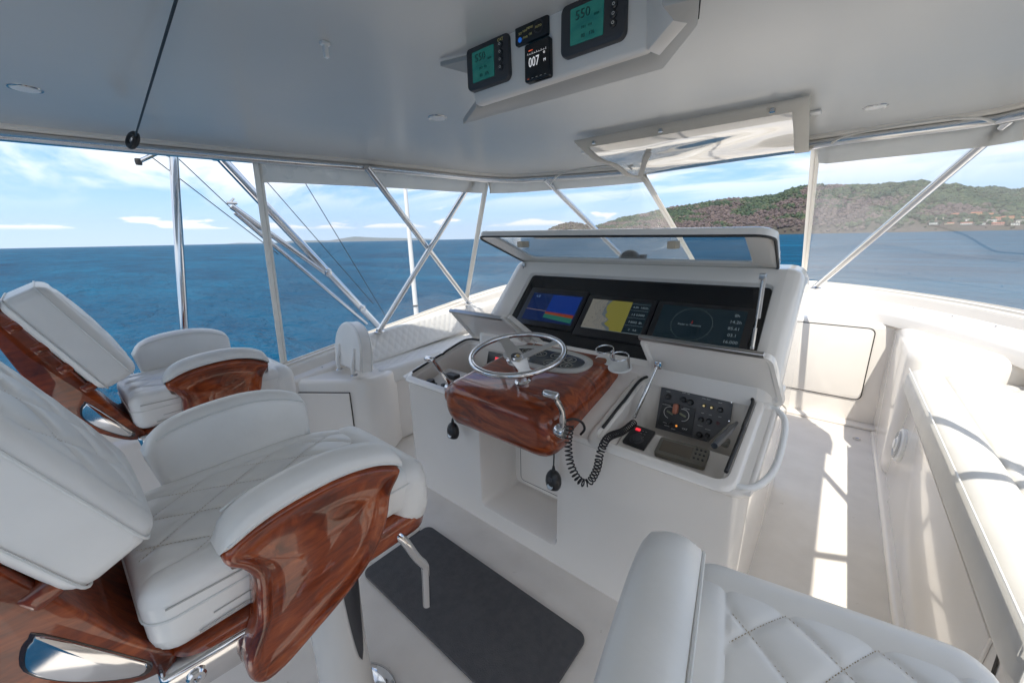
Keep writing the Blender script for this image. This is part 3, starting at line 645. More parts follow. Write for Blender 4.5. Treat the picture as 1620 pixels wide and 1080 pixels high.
# the rest of the boat: foredeck, side decks and the sunlit cockpit below
g = G(); prism(g, [(-3.3, 3.), (-3.0, 9.), (-2.2, 13.), (-.95, 16.), (.3, 13.), (1.1, 9.), (1.4, 3.)], -2.3, -1.75, 'z'); g.build('foredeck', gel, kind='structure', smooth=False, label='white foredeck below the flybridge')
g = G(); prism(g, [(-3.3, -1.0), (1.4, -1.0), (1.3, -6.5), (-3.2, -6.5)], -3.4, -3.2, 'z'); g.build('cockpit_sole', gel, kind='structure', smooth=False, label='white cockpit sole aft of the flybridge')
g = G(); prism(g, [(-3.3, 5.6), (1.4, 5.6), (1.4, -.9), (-3.3, -.9)], -5.5, -.14, 'z'); g.build('deckhouse', gel, kind='structure', smooth=False, label='white deckhouse carrying the flybridge')

# small fittings: screws of the window track, snaps along the ledge, deck drain
g = G()
for i in range(6, len(CO) - 4, 2):
    p = np.array(CO[i]); q = np.array(CO[i + 1]); d = q - p; d /= np.linalg.norm(d); n_ = np.array([d[1], -d[0], 0]); c = p + n_ * .128 + np.array([0, 0, -.093])
    lathe(g, [(.0065, -.002), (.006, .002), (.003, .0035), (0, .0035)], Matrix.Translation(c), 10)
g.build('track_screws', steel, cat='screws', label='row of small steel screws along the inner edge of the window track', kind=None)
DR = thing('deck_drain', 'small round steel deck drain by the toe kick of the settee', 'drain', (.33, 4.25, 0))
g = G(); T = Matrix.Translation((.33, 4.25, .001)); lathe(g, [(.028, 0), (.028, .004), (.022, .005), (.018, .002), (0, .002)], T, 20); g.build('ring', steel, DR)
# ------------------------------------------------------------------ hardtop
RZ = 2.3
roof_path = catmull([(-3.3, -2.2, RZ), (-3.16, -.6, RZ), (-3.04, .3, RZ), (-2.90, 1.02, RZ), (-2.74, 1.6, RZ), (-2.64, 2.1, RZ), (-2.56, 2.62, RZ), (-2.40, 2.92, RZ), (-2.1, 3.08, RZ), (-1.42, 3.30, RZ), (-.8, 3.26, RZ), (-.23, 3.13, RZ), (.36, 3.13, RZ), (.53, 3.06, RZ), (.60, 2.85, RZ), (.60, 1.5, RZ), (.60, -2.2, RZ)], 5)
rp2 = [(p[0], p[1]) for p in roof_path] + [(.60, -2.6), (-3.4, -2.6)]
g = G(); prism(g, rp2, RZ, RZ + .16, 'z'); g.build('hardtop', ceil_m, kind='structure', label='smooth grey-white underside of the hardtop', smooth=False)
def sweep3(path, profile, g): # offset outward u, vertical w
    return sweep(path, profile, g)
g = G(); sweep(roof_path, [(-.02, .004), (-.02, -.012), (.0, -.022), (.035, -.022), (.05, -.012), (.055, .004)], g)
g.build('roof_edge_trim', cream_t, cat='trim', label='cream moulding where the hardtop underside meets its rail', autosharp=30)
RT = thing('hardtop_rail', 'polished tube rail running under the edge of the hardtop', 'rail', (-1.2, 3.2, RZ - .05))
railp = [p + np.array([0, 0, -.042]) for p in [np.array(q) for q in roof_path]]
g = G(); sweep(railp, [(.006 + .029 * math.cos(a), .029 * math.sin(a)) for a in [k * math.pi / 8 for k in range(16)]], g); g.build('tube', anod, RT, autosharp=80)
# downlights
def downlight(px, py, lb):
    c = az(px, py, RZ); R = thing('downlight', lb, 'ceiling light', (c[0], c[1], RZ - .02), 'small recessed lights in the hardtop')
    T = Matrix.Translation((c[0], c[1], RZ - .001)) @ Matrix.Rotation(math.pi, 4, 'X')
    g = G(); torus(g, .042, .0028, T, 32, 8); g.build('rim', steel, R)
    g = G(); lathe(g, [(.038, -.0), (.036, .004), (0, .006)], T, 24); g.build('lens', white_p, R)
downlight(692, 186, 'round recessed light in the grey ceiling left of the overhead instruments')
downlight(1385, 169, 'round recessed light in the ceiling right of the rolled up window')
downlight(930, 241, 'small recessed light in the ceiling left of the rolled window, near the front rail')
downlight(40, 140, 'faint recessed light in the ceiling at the far left')
# ceiling clip (T)
c = az(514, 66, RZ); g = G(); box(g, c[0] - .010, c[0] + .008, c[1] - .012, c[1] + .012, RZ - .010, RZ, .002, 2); box(g, c[0] - .008, c[0] + .006, c[1] - .006, c[1] + .006, RZ - .04, RZ - .004, .002, 2)
g.build('ceiling_clip', white_p, cat='clip', label='small white T-shaped clip on the ceiling at upper left')
# roller flap fastener right of flap
c = az(1291, 176, RZ); g = G(); box(g, c[0] - .02, c[0] + .02, c[1] - .03, c[1] + .03, RZ - .012, RZ, .004, 2); g.build('strap_button', white_p, cat='fastener', label='small white fastener on the ceiling just right of the rolled up window')
# cord and ring
c1_ = az(297, -60, RZ - .02); c2_ = az(214, 216, RZ - .10)
g = G(); tube(g, [c1_ + (c1_ - c2_) * .1, c2_], .0035, 6); g.build('pull_cord', black_cord, cat='cord', label='thin black cord stretched across the ceiling to a ring on the rail')
RG = thing('cord_ring', 'black rubber ring hanging under the rail at the end of the ceiling cord', 'ring', tuple(c2_))
T = Matrix.Translation(az(210, 222, RZ - .11)) @ Matrix.Rotation(math.radians(18), 4, 'Z') @ Matrix.Rotation(math.radians(70), 4, 'X')
g = G(); torus(g, .028, .012, T, 28, 10); g.build('grommet', rubber, RG); g = G(); torus(g, .014, .004, T, 24, 8); g.build('eyelet', steel, RG)

# ------------------------------------------------------------------ overhead instrument box
OB = thing('overhead_instrument_box', 'off-white box of instruments let into the hardtop ahead of the helm', 'instrument box', (-.7, 1.0, 2.15))
oy_ = 1.0; by0 = 2.163
def ob(px, py, y=oy_): r = ay(px, py, y); return r
g = G(); pL = ob(757, 170); pR = ob(1029, 86); xl, xr, zb_ = pL[0], pR[0], pL[2]
wq = az(1065, 22, 2.165)
hull8(g, [(xr - .002, .984, zb_), (wq[0], wq[1], zb_), (wq[0] + .02, wq[1] + .03, zb_), (xr + .01, 1.03, zb_), (xr - .02, .97, 2.42), (wq[0] - .01, wq[1] - .02, 2.42), (wq[0] + .02, wq[1] + .03, 2.42), (xr + .01, 1.03, 2.42)], .004, 2)
hull8(g, [(xl, .984, zb_), (xr, .984, zb_), (xr + .01, 1.07, zb_ + .01), (xl - .01, 1.07, zb_ + .01), (xl - .05, .972, 2.42), (xr + .02, .972, 2.42), (xr + .04, 1.34, 2.42), (xl - .06, 1.34, 2.42)], .012, 3); 
g.build('housing', mat('old_gelcoat', (.78, .74, .69), .3), OB)
# trim plate: a flange with a dark slot behind it
a_, b_, c_ = az(733, 197, 2.155), az(1049, 109, 2.155), az(1104, 32, 2.165)
g = G(); zt = 2.162
pl = [(a_[0], a_[1]), (b_[0], b_[1]), (c_[0], c_[1]), (c_[0] + .03, c_[1] - .1), (wq[0], wq[1] - .06), (wq[0], wq[1]), (xr + .002, 1.005), (xl - .0, 1.012), (xl - .01, 1.0)]
prism(g, pl, zt - .008, zt + .014, 'z', bev=.004, seg=2, bev_all=False); g.build('lower_flange', mat('grey_flange', (.44, .43, .41), .4), OB)
w0, w1, w2 = az(697, 105, 2.285), az(745, 97, 2.285), az(756, 132, 2.24)
g = G(); g.add([w0, w1 + np.array([.06, .0, 0]), w2 + np.array([.05, 0, -.0]), w0 + np.array([0, 0, .012]), w1 + np.array([.06, 0, .012]), w2 + np.array([.05, 0, .012])], [(0, 2, 1), (3, 4, 5), (0, 1, 4, 3), (1, 2, 5, 4), (2, 0, 3, 5)]); g.build('side_flange', MATS['grey_flange'], OB, smooth=False)
g = G(); q0 = az(716, 102, 2.29); g.add([az(716, 101, 2.296), az(742, 93, 2.296), az(747, 108, 2.29)], [(0, 1, 2)]); q1 = [az(1064, 22, 2.27), az(1058, -14, 2.29), az(1110, -10, 2.29), az(1106, 30, 2.18), az(1098, 36, 2.175)]; g.add(q1, [(0, 1, 2, 3, 4)]); g.build('dark_slot', dark_gap, OB, smooth=False)
g = G(); T = frame(ax(1054, 12, xr + .02), (1, 0, -.1), (0, 1, 0)); lathe(g, [(0, .012), (.012, .012), (.014, 0), (.014, -.01)][::-1], T, 16); g.build('knob', black, OB)
def panel_on_y(px4, inset=0.):
    P = [ob(*p) for p in px4]; return P
def quad_frame(P4, y):
    """oriented frame from 4 face corners TL,TR,BR,BL on the face plane; returns x0,x1,z0,z1"""
    x0 = (P4[0][0] + P4[3][0]) / 2; x1 = (P4[1][0] + P4[2][0]) / 2; z1 = (P4[0][2] + P4[1][2]) / 2; z0 = (P4[3][2] + P4[2][2]) / 2; return x0, x1, z0, z1
FT = lambda x, z, y=.978: frame((x, y, z), (0, -1, 0), (1, 0, 0))   # local x right, y up, z toward the viewer
lcd = mat('lcd_teal', (.02, .16, .14), .08, emit=(.02, .30, .24), es=.04); noise_color(lcd, (.01, .10, .11), (.05, .24, .19), 9, stretch=(1, 1, 2.5))
dark_txt = mat('lcd_digits', (.01, .04, .04), .5)
def engine_display(px4, lcd4, lb, digits, group):
    x0, x1, z0, z1 = quad_frame([ob(*p) for p in px4], oy_)
    R = thing('engine_display', lb, 'display', ((x0 + x1) / 2, .98, z0), group)
    g = G(); prism(g, rrect(x0, x1, z0, z1, .018), .966, 1.0, 'y', bev=.006, seg=2, bev_all=False); g.build('bezel', char_m, R)
    u0, u1, v0, v1 = quad_frame([ob(*p) for p in lcd4], oy_)
    g = G(); prism(g, rrect(u0, u1, v0, v1, .002), .9645, .968, 'y'); g.build('screen', lcd, R, smooth=False)
    h = v1 - v0; w = u1 - u0
    text(digits, h * .36, FT(u0 + w * .38, v0 + h * .76, .964), dark_txt, R, 'digits', .0003)
    text('RPM', h * .09, FT(u0 + w * .80, v0 + h * .62, .964), dark_txt, R, 'digits', .0003)
    text('14.1   0.0', h * .10, FT(u0 + w * .5, v0 + h * .40, .964), dark_txt, R, 'digits', .0003)
    text('82   176', h * .14, FT(u0 + w * .55, v0 + h * .17, .964), dark_txt, R, 'digits', .0003)
    bx = (u1 + x1) / 2 - .001
    text('CAT', .011, FT(bx, z1 - .016, .965), yellow_mark, R, 'lettering', .0004)
    for k in range(4):
        zc_ = v1 - (v1 - v0) * (.10 + .235 * k)
        bt = G(); lathe(bt, [(.0085, 0), (.0085, .003), (.006, .005), (0, .005)], FT(bx, zc_, .966), 16); bo = bt.build('button', black, R)
        q = G(); torus(q, .0028, .0006, FT(bx, zc_, .9608), 10, 4); q.build('button_mark', white_mark, bo) if False else q.build('button_mark', white_mark, R)
    return R
engine_display([(738, 90), (806, 57), (826, 124), (763, 150)], [(753, 93), (789, 79), (799, 123), (768, 136)], 'smaller looking left engine display with teal screen in a dark bezel', '550', 'engine displays overhead')
engine_display([(890, 20), (995, -17), (1004, 66), (905, 98)], [(910, 26), (962, 7), (969, 63), (918, 79)], 'right engine display with large teal screen reading 550', '550', 'engine displays overhead')
x0, x1, z0, z1 = quad_frame([ob(821, 50), ob(875, 27), ob(879, 60), ob(831, 79)], oy_)
R = thing('instrument_remote', 'small black keypad between the two engine displays, above the heading display', 'keypad', ((x0 + x1) / 2, .98, z0))
g = G(); prism(g, rrect(x0, x1, z0, z1, .006), .968, 1.0, 'y', bev=.003, bev_all=False); g.build('case', black, R)
w, h = x1 - x0, z1 - z0
for i, (u, v, s) in enumerate(((.18, .5, 'SET'), (.33, .55, 'NAV'), (.48, .6, 'MENU'), (.74, .5, 'AUTO'), (.34, .24, 'PWR'), (.5, .3, 'OK'))): text(s, .0075, FT(x0 + w * u, z0 + h * v, .967), yellow_mark, R, 'lettering', .0003)
g = G(); torus(g, .014, .0016, FT(x0 + w * .74, z0 + h * .5, .9675), 24, 6); g.build('dial_ring', char_m, R)
g = G(); lathe(g, [(.006, 0), (.006, .002), (0, .002)], FT(x0 + w * .17, z0 + h * .22, .968), 14); g.build('blue_button', mat('blue_button', (.02, .12, .5), .3, emit=(.02, .15, .6), es=.15), R)
x0, x1, z0, z1 = quad_frame([ob(835, 81), ob(875, 66), ob(886, 122), ob(848, 137)], oy_)
R = thing('heading_display', 'black heading display showing 007 degrees M in white digits', 'display', ((x0 + x1) / 2, .98, z0))
g = G(); prism(g, rrect(x0, x1, z0, z1, .006), .966, 1.0, 'y', bev=.003, bev_all=False); g.build('case', panel_b, R)
w, h = x1 - x0, z1 - z0; lit = mat('lit_digits', (.6, .6, .6), .5, emit=(.75, .76, .78), es=.2); redlit = mat('lit_red', (.5, .1, .05), .5, emit=(.9, .15, .06), es=.25)
text('007', h * .36, FT(x0 + w * .39, z0 + h * .48, .9655) @ Matrix.Diagonal((.72, 1, 1, 1)), lit, R, 'digits', .0003)
text('°', h * .22, FT(x0 + w * .80, z0 + h * .57, .9655), lit, R, 'digits', .0003); text('M', h * .11, FT(x0 + w * .82, z0 + h * .44, .9655), lit, R, 'digits', .0003)
g = G(); g.add([(x0 + w * .12, .9655, z0 + h * .70), (x0 + w * .88, .9655, z0 + h * .70), (x0 + w * .88, .9655, z0 + h * .705), (x0 + w * .12, .9655, z0 + h * .705)], [(0, 1, 2, 3)])
for k in range(9): xx = x0 + w * (.14 + .09 * k); g.add([(xx, .9655, z0 + h * .70), (xx + .0008, .9655, z0 + h * .70), (xx + .0008, .9655, z0 + h * (.73 if k % 2 else .75)), (xx, .9655, z0 + h * (.73 if k % 2 else .75))], [(0, 1, 2, 3)])
g.build('compass_scale', lit, R, smooth=False)
text('HEADING', h * .035, FT(x0 + w * .26, z0 + h * .80, .9655), redlit, R, 'lettering', .0003)
for k in range(5): text('---', .006, FT(x0 + w * (.16 + .17 * k), z0 + h * .08, .9655), redlit if k == 0 else white_mark, R, 'lettering', .0003)

# ------------------------------------------------------------------ support tubes
def stube(p0, p1, lb, r=.024, grp='diagonal polished tubes between the hardtop and the coaming', ends=True):
    p0 = np.array(p0, float); p1 = np.array(p1, float)
    R = thing('support_tube', lb, 'support tube', tuple(p1), grp)
    g = G(); tube(g, [p0, p1], r, 20); g.build('tube', anod, R, autosharp=60)
    g = G(); d = (p1 - p0) / np.linalg.norm(p1 - p0); lathe(g, [(r * 1.9, 0), (r * 1.9, .006), (r * 1.15, .012), (r * 1.1, .03)], Matrix.Translation(p1 + np.array([0, 0, -.012])), 20); g.build('foot', steel, R)
    return R
XP = -2.68
tA0, tA1 = (-2.66, 1.62, 2.25), tuple(ax(741, 478, -3.12)); tB0, tB1 = (-2.60, 2.60, 2.25), tuple(ax(600, 523, -3.12))
stube(tA0, tA1, 'port X tube running from upper left down to the right')
stube(tB0, tB1, 'port X tube running from upper right down to the left, beside the bench backrest')
stube((-2.13, 3.04, 2.25), (-1.62, 4.4, 1.20), 'tube running from the front rail down behind the console at left of the centre window')
stube((.52, 3.09, 2.25), tuple(ax(1290, 454, -.15)), 'long bright tube crossing the starboard front window at the right')
g = G()
stube((.58, 2.3, 2.25), (1.22, 1.1, 1.04), 'starboard side tube outside the picture, aft leaning'); stube((.58, 1.2, 2.25), (1.22, 2.3, 1.06), 'starboard side tube outside the picture, forward leaning')
# ------------------------------------------------------------------ enclosure: strips, valance, clear panels
OUT = [np.array(p) for p in CO]
def co_at(i): return np.array(CO[i])
def strip(p0, p1, w, lb, th=.012, m=None):
    p0, p1 = np.array(p0, float), np.array(p1, float); R_ = 'zip_strip'
    d = p1 - p0; d /= np.linalg.norm(d); mid = (p0 + p1) / 2; s = np.cross(d, mid - EYE * 0 - np.array([-1.2, 1.5, 1.7])); s /= np.linalg.norm(s); n_ = np.cross(d, s)
    g = G(); P = []
    for p in (p1, p0):
        for (u, v) in ((-1, -1), (1, -1), (1, 1), (-1, 1)): P.append(p + s * u * w / 2 + n_ * v * th / 2)
    hull8(g, P, .003, 2); L_ = thing('zip_strip', lb, 'zip strip', tuple(p1), 'cream zip strips of the window enclosure'); g.build('webbing', m or cream, L_)
    g = G(); tube(g, [p0 - n_ * (-1) * 0 + s * w * .12 + n_ * th * .6, p1 + s * w * .12 + n_ * th * .6], .003, 6); tube(g, [p0 + s * w * .12 - n_ * th * .6, p1 + s * w * .12 - n_ * th * .6], .003, 6); g.build('zip', cream_t, L_); return L_
S1 = ((-2.92, 1.02, 2.24), tuple(ax(449, 574, -3.3)))
S2 = ((-2.56, 2.74, 2.25), tuple(az(738, 472, 1.11)))
S3 = (tuple(az(1009, 264, 2.26)), (-1.36, 5.49, 1.22))
S4 = (tuple(az(1291, 230, 2.26)), tuple(az(1271, 440, 1.22)))
S4 = (S4[0], (S4[1][0], min(S4[1][1], 5.45), 1.22)); _p = ax(1271, 440, -.30); S4 = (S4[0], tuple(_p))
strip(*S1, .055, 'cream zip strip at far left, beside the stainless outrigger post')
strip(*S2, .045, 'cream zip strip at the port front corner, just right of the crossed tubes')
strip(*S3, .05, 'cream zip strip left of the open centre window')
strip(*S4, .06, 'cream zip strip right of the open centre window')
def sub_path(path, pA, pB, n=14):
    P = np.array(path); ia = np.argmin(((P - np.array(pA))[:, :2] ** 2).sum(1)); ib = np.argmin(((P - np.array(pB))[:, :2] ** 2).sum(1))
    seg = P[ia:ib + 1]; s = np.linspace(0, len(seg) - 1, n); Q = np.array([seg[int(k)] * (1 - k % 1) + seg[min(int(k) + 1, len(seg) - 1)] * (k % 1) for k in s]); Q[0] = pA; Q[-1] = pB; return Q
def clear_panel(topA, topB, botA, botB, lb, m=None, th=.002):
    top = sub_path(np.array(roof_path) + [0, 0, -.05], topA, topB); bot = sub_path(np.array(CO) + [0, 0, .02], botA, botB)
    V = []; Fc = []; n = len(top); K = 10
    for i in range(n):
        for k in range(K + 1):
            f = k / K; p = top[i] * (1 - f) + bot[i] * f; V.append(p)
    for i in range(n - 1):
        for k in range(K): a = i * (K + 1) + k; Fc.append((a, a + K + 1, a + K + 2, a + 1))
    return mk('clear_window', V, Fc, m or clear_v, cat='window', group='clear vinyl windows of the enclosure', label=lb, autosharp=180)
clear_panel(S1[0], S2[0], S1[1], S2[1], 'clear vinyl window behind the crossed port tubes')
clear_panel(S2[0], S3[0], S2[1], S3[1], 'clear vinyl window at the port front corner')
clear_panel(S4[0], (.60, 2.7, 2.25), S4[1], (1.36, 2.7, 1.16), 'clear vinyl window at the starboard front, right of the open one', clear_s)
def valance(pA, pB, drop0, drop1, lb, out=.0):
    top = sub_path(np.array(roof_path) + [0, 0, -.055], pA, pB, 40); V = []; Fc = []
    for i, p in enumerate(top):
        f = i / 39; d = drop0 * (1 - f) + drop1 * f; w = .006 * math.sin(i * .9) + .004 * math.sin(i * 2.3); nrm = np.array([0, 0, 0.]); a = top[max(i - 1, 0)]; b = top[min(i + 1, 39)]; t_ = (b - a); t_ /= np.linalg.norm(t_); nrm = np.array([-t_[1], t_[0], 0])
        V.append(p + nrm * .005); V.append(p + nrm * (.02 + w) + np.array([0, 0, -d * .5])); V.append(p + nrm * (.032 + w * .5) + np.array([0, 0, -d]))
        V.append(p + nrm * (.036 + w * .5) + np.array([0, 0, -d])); V.append(p + nrm * (.026 + w) + np.array([0, 0, -d * .5])); V.append(p + nrm * .010)
    for i in range(39):
        for k in range(6): Fc.append((i * 6 + k, i * 6 + (k + 1) % 6, i * 6 + 6 + (k + 1) % 6, i * 6 + 6 + k))
    return mk('valance', V, Fc, cream, cat='valance', group='cream canvas valances under the hardtop rail', label=lb, autosharp=60)
valance(S1[0], S2[0], .115, .10, 'cream canvas valance above the port side window')
valance(S2[0], S3[0], .10, .07, 'cream canvas valance across the port front corner')
valance(S4[0], (.60, 2.6, 2.25), .10, .10, 'cream canvas valance above the starboard front window')
# curved zip ends on the valances
def zipline(pts, lb):
    g = G(); tube(g, catmull(pts, 6), .006, 8); g.build('curved_zip', cream_t, cat='zip', label=lb)
zipline([az(870, 292, 2.18), az(884, 277, 2.21), az(915, 268, 2.235), az(960, 262, 2.24), az(985, 258, 2.24), az(1000, 268, 2.2)], 'curved zip in the valance left of the open window')
zipline([az(1316, 226, 2.2), az(1335, 216, 2.215), az(1380, 206, 2.22), az(1480, 191, 2.225), az(1545, 187, 2.22), az(1573, 194, 2.2)], 'curved zip in the valance right of the open window')
# ------------------------------------------------------------------ rolled-up centre window
RW_ = thing('raised_window', 'centre window panel of clear vinyl swung up and held against the hardtop', 'window panel', (-.8, 2.7, 2.2))
A_, B_, C_2, D_ = np.array([-1.275, 2.10, 2.275]), np.array([-.20, 2.16, 2.285]), np.array([-.235, 3.12, 2.235]), np.array([-1.41, 3.36, 2.225])
def fl(u, v):
    p = (A_ * (1 - u) + B_ * u) * (1 - v) + (D_ * (1 - u) + C_2 * u) * v
    sag = .075 * math.sin(math.pi * v) ** .8 * (.55 + .45 * u) + .018 * math.sin(3 * math.pi * v + 2.2 * u) * math.sin(math.pi * v)
    return p + np.array([0, 0, -sag])
def patch(g, u0, u1, v0, v1, nu, nv, off=0.):
    n0 = len(g.v)
    for i in range(nu + 1):
        for j in range(nv + 1): g.v.append(tuple(fl(u0 + (u1 - u0) * i / nu, v0 + (v1 - v0) * j / nv) + np.array([0, 0, off])))
    for i in range(nu):
        for j in range(nv): a = n0 + i * (nv + 1) + j; g.f.append([a, a + nv + 1, a + nv + 2, a + 1])
g = G(); patch(g, .04, .95, .07, .945, 40, 30); g.build('clear_sheet', clear_flap, RW_, autosharp=180)
g = G()
for off in (-.003, .003):
    patch(g, 0, 1, 0, .075, 40, 5, off); patch(g, 0, 1, .94, 1, 40, 4, off); patch(g, 0, .045, .07, .945, 3, 30, off); patch(g, .945, 1, .07, .945, 4, 30, off)
g.build('canvas_border', cream, RW_, autosharp=180)
g = G(); 
for (a, b) in (((-.0, 1.0), (.22, .12)),):
    P = [fl(.02 + .30 * k / 12, .95 - .70 * k / 12) + np.array([0, 0, -.012]) for k in range(13)]
    for i in range(12): 
        q0, q1 = P[i], P[i + 1]; s = np.array([.014, .010, 0]); n0 = len(g.v); g.v += [tuple(q0 - s), tuple(q0 + s), tuple(q1 + s), tuple(q1 - s)]; g.f.append([n0, n0 + 1, n0 + 2, n0 + 3])
P = [fl(.02 + .5 * k / 10, .97 + .0 * k) + np.array([0, 0, -.02]) for k in range(11)]
g.build('strap', cream, RW_)
for u in (.10, .44, .88):
    q = fl(u, .03); g = G(); lathe(g, [(.012, -.01), (.012, .004), (.005, .008), (.005, .02)], Matrix.Translation(q + np.array([0, 0, -.004])), 12); g.build('snap_fastener', steel, RW_)

# ------------------------------------------------------------------ outriggers and rigging outside the port side
XO = -3.75
def op(px, py, x=XO): return ax(px, py, x)
OP = thing('outrigger_post', 'vertical polished post standing outside the port side', 'post', tuple(op(292, 530)))
g = G(); a, b = op(271, 190), op(293, 545); tube(g, [a + (a - b) * .3, b + (b - a) * .5], .028, 20); g.build('tube', steel, OP, autosharp=60)
for (p, q) in (((270, 232), (219, 256)), ((287, 225), (267, 243))):
    g = G(); tube(g, [op(*p), op(*q)], .014, 10); s_ = g.build('spreader', steel, OP); g = G(); lathe(g, [(.017, -.02), (.02, 0), (.017, .02)], Matrix.Translation(op(*q)), 12); g.build('rubber_tip', rubber, OP)
def otube(pts, r, nm, lb, parts=()):
    R = thing(nm, lb, 'outrigger', tuple(pts[-1])); g = G(); tube(g, pts, r, 18); g.build('tube', steel, R, autosharp=60); return R
a, b = op(338, 238), op(596, 514); R1 = otube([a + (a - b) * .12, b + (b - a) * .06], .036, 'outrigger', 'thick polished outrigger tube slanting down from under the hardtop to the coaming')
q = op(345, 243); g = G(); box(g, q[0] - .05, q[0] + .05, q[1] - .04, q[1] + .06, q[2] - .05, q[2] + .05, .012, 2); g.build('clamp', steel, R1)
g = G(); tube(g, [op(352, 252), op(400, 237)], .03, 14); g.build('crossbar', steel, R1)
for f in ((517, 430), (571, 487)):
    q = op(*f); g = G(); box(g, q[0] - .045, q[0] + .045, q[1] - .03, q[1] + .03, q[2] - .03, q[2] + .03, .01, 2); g.build('collar', steel, R1)
a, b = op(366, 326), op(520, 436); R2 = otube([a, b], .024, 'outrigger_brace', 'slimmer polished tube with a forked tip lying beside the outrigger')
q = op(363, 321); g = G(); tube(g, [q, q + np.array([0, .035, .035])], .008, 8); tube(g, [q + np.array([0, -.02, 0]), q + np.array([0, .05, .0])], .012, 8); g.build('fork', steel, R2)
a, b = op(372, 336), op(580, 512); R3 = otube([a, b], .019, 'outrigger_brace', 'thin polished tube running lowest, under the outrigger, down to the coaming')
def wire(pts, lb, r=.0035): g = G(); tube(g, pts, r, 5); g.build('rigging_line', black_cord, cat='rigging line', label=lb, group='thin dark rigging lines outside the port side')
wire([op(170, 195), op(440, 402)], 'lowest rigging line, crossing from the ring past the stainless post')
wire([op(228, 200), op(366, 330)], 'rigging line from the rail to the forked tip of the brace')
wire([op(405, 268), op(590, 480)], 'rigging line starting at the far left zip strip')
wire([op(474, 275), op(610, 500)], 'rigging line starting under the valance, rightmost of all')
AN = thing('antenna_pole', 'slim white antenna pole standing outside the port window', 'antenna', tuple(op(658, 500, -3.9)))
g = G(); a, b = op(640, 288, -3.9), op(659, 500, -3.9); tube(g, [a + (a - b) * .2, b + (b - a) * .3], [.02, .032], 14); g.build('pole', white_p, AN, autosharp=60)
g = G(); q = op(657, 483, -3.9); lathe(g, [(.034, -.006), (.036, 0), (.034, .006)], Matrix.Translation(q), 14); g.build('ring', char_m, AN)
# aft rail at the open port edge of the deck
AR = thing('aft_rail', 'off-white rail at the aft port edge of the deck', 'rail', (-2.7, -.5, 0))
g = G(); tube(g, [(-3.3, -.62, -.02), (-1.9, -.62, -.02)], .045, 14); g.build('tube', gel, AR)
# ------------------------------------------------------------------ helm console
CN = thing('helm_console', 'large white moulded helm console with open hatches and a raised display hood', 'console', (-1.2, 1.8, 0))
XL, XR, YF = -2.245, -.135, 1.49
def dz(y): return .83 + .25 * (y - 1.49)
# lower body: built as slabs around the foot recess (x -1.53..-.955)
RX0, RX1 = -1.53, -.955
HX0, HX1, HY0, HY1 = -.755, -.222, 1.50, 2.055       # starboard hatch
PX0, PX1, PY0, PY1 = -2.175, -1.63, 1.50, 2.055       # port hatch
# outer shell sides + front in one mesh (front face with a hole for the recess), rounded vertical corners
def shell():
    b = bmesh.new()
    def V(x, y, z): return b.verts.new((x, y, z))
    rc = .06
    prof = [(XL, 3.05)] + [(XL + rc - rc * math.cos(math.radians(a)), YF + rc - rc * math.sin(math.radians(a))) for a in (0, 18, 36, 54, 72, 90)]
    prof += [(RX0, YF), (RX1, YF)] + [(XR - rc + rc * math.sin(math.radians(a)), YF + rc - rc * math.cos(math.radians(a))) for a in (0, 18, 36, 54, 72, 90)] + [(XR, 3.05)]
    ztop = lambda x, y: dz(min(y, 2.2)) - .012
    zs = [0, .115]
    cols_ = []
    for (x, y) in prof:
        zt = ztop(x, y); cols_.append([V(x, y, 0), V(x, y, .115), V(x, y, .80 if abs(y - YF) < .07 else zt - .03), V(x, y, zt)])
    for i in range(len(prof) - 1):
        for k in range(3):
            if prof[i][0] == RX0 and prof[i + 1][0] == RX1 and k == 1: continue
            b.faces.new((cols_[i][k], cols_[i + 1][k], cols_[i + 1][k + 1], cols_[i][k + 1]))
    return b
g = G(); g.bm(shell()); g.build('body', gel, CN, autosharp=40)
# recess lining
yb = 1.80
g = G()
rr = .05
def rc_ring(y, inset, r):
    return [(p[0], y, p[1]) for p in rrect(RX0 + inset, RX1 - inset, .115 + inset, .80 - inset, r, 5)]
r0 = rc_ring(YF - .0025, -.012, .045); r1 = rc_ring(YF - .0025, .006, .04); r2 = rc_ring(YF + .02, .016, .04); r3 = rc_ring(yb, .03, .04)
loft(g, [r0, r1, r2, r3], cap=False); g.add(r3, [tuple(range(len(r3)))]); g.build('foot_recess', gel, CN, autosharp=40)
g = G(); prism(g, rrect(-1.455, -.95, .17, .9, .03), yb - .004, yb - .001, 'y'); g.build('recess_door_seam', dark_gap, CN, smooth=False)
g = G(); prism(g, rrect(-1.448, -.94, .177, .893, .025), yb - .009, yb - .002, 'y', bev=.002, bev_all=False); g.build('recess_door', gel, CN)
# dash top: frame with two holes
def dpt(x, y, o=0.): return (x, y, dz(y) + o)
def ring_plate(g, outer, inner, o, th=.0):
    pass
g = G()
xs = [XL - .006, PX0, PX1, HX0, HX1, XR + .006]; ys = [YF - .012, PY0, PY1, 2.25]
vi = {}
for i, x in enumerate(xs):
    for j, y in enumerate(ys): vi[i, j] = len(g.v); g.v.append(dpt(x, y))
for i in range(5):
    for j in range(3):
        if j == 1 and i in (1, 3): continue
        g.f.append([vi[i, j], vi[i + 1, j], vi[i + 1, j + 1], vi[i, j + 1]])
g.build('dash_top', gel, CN)
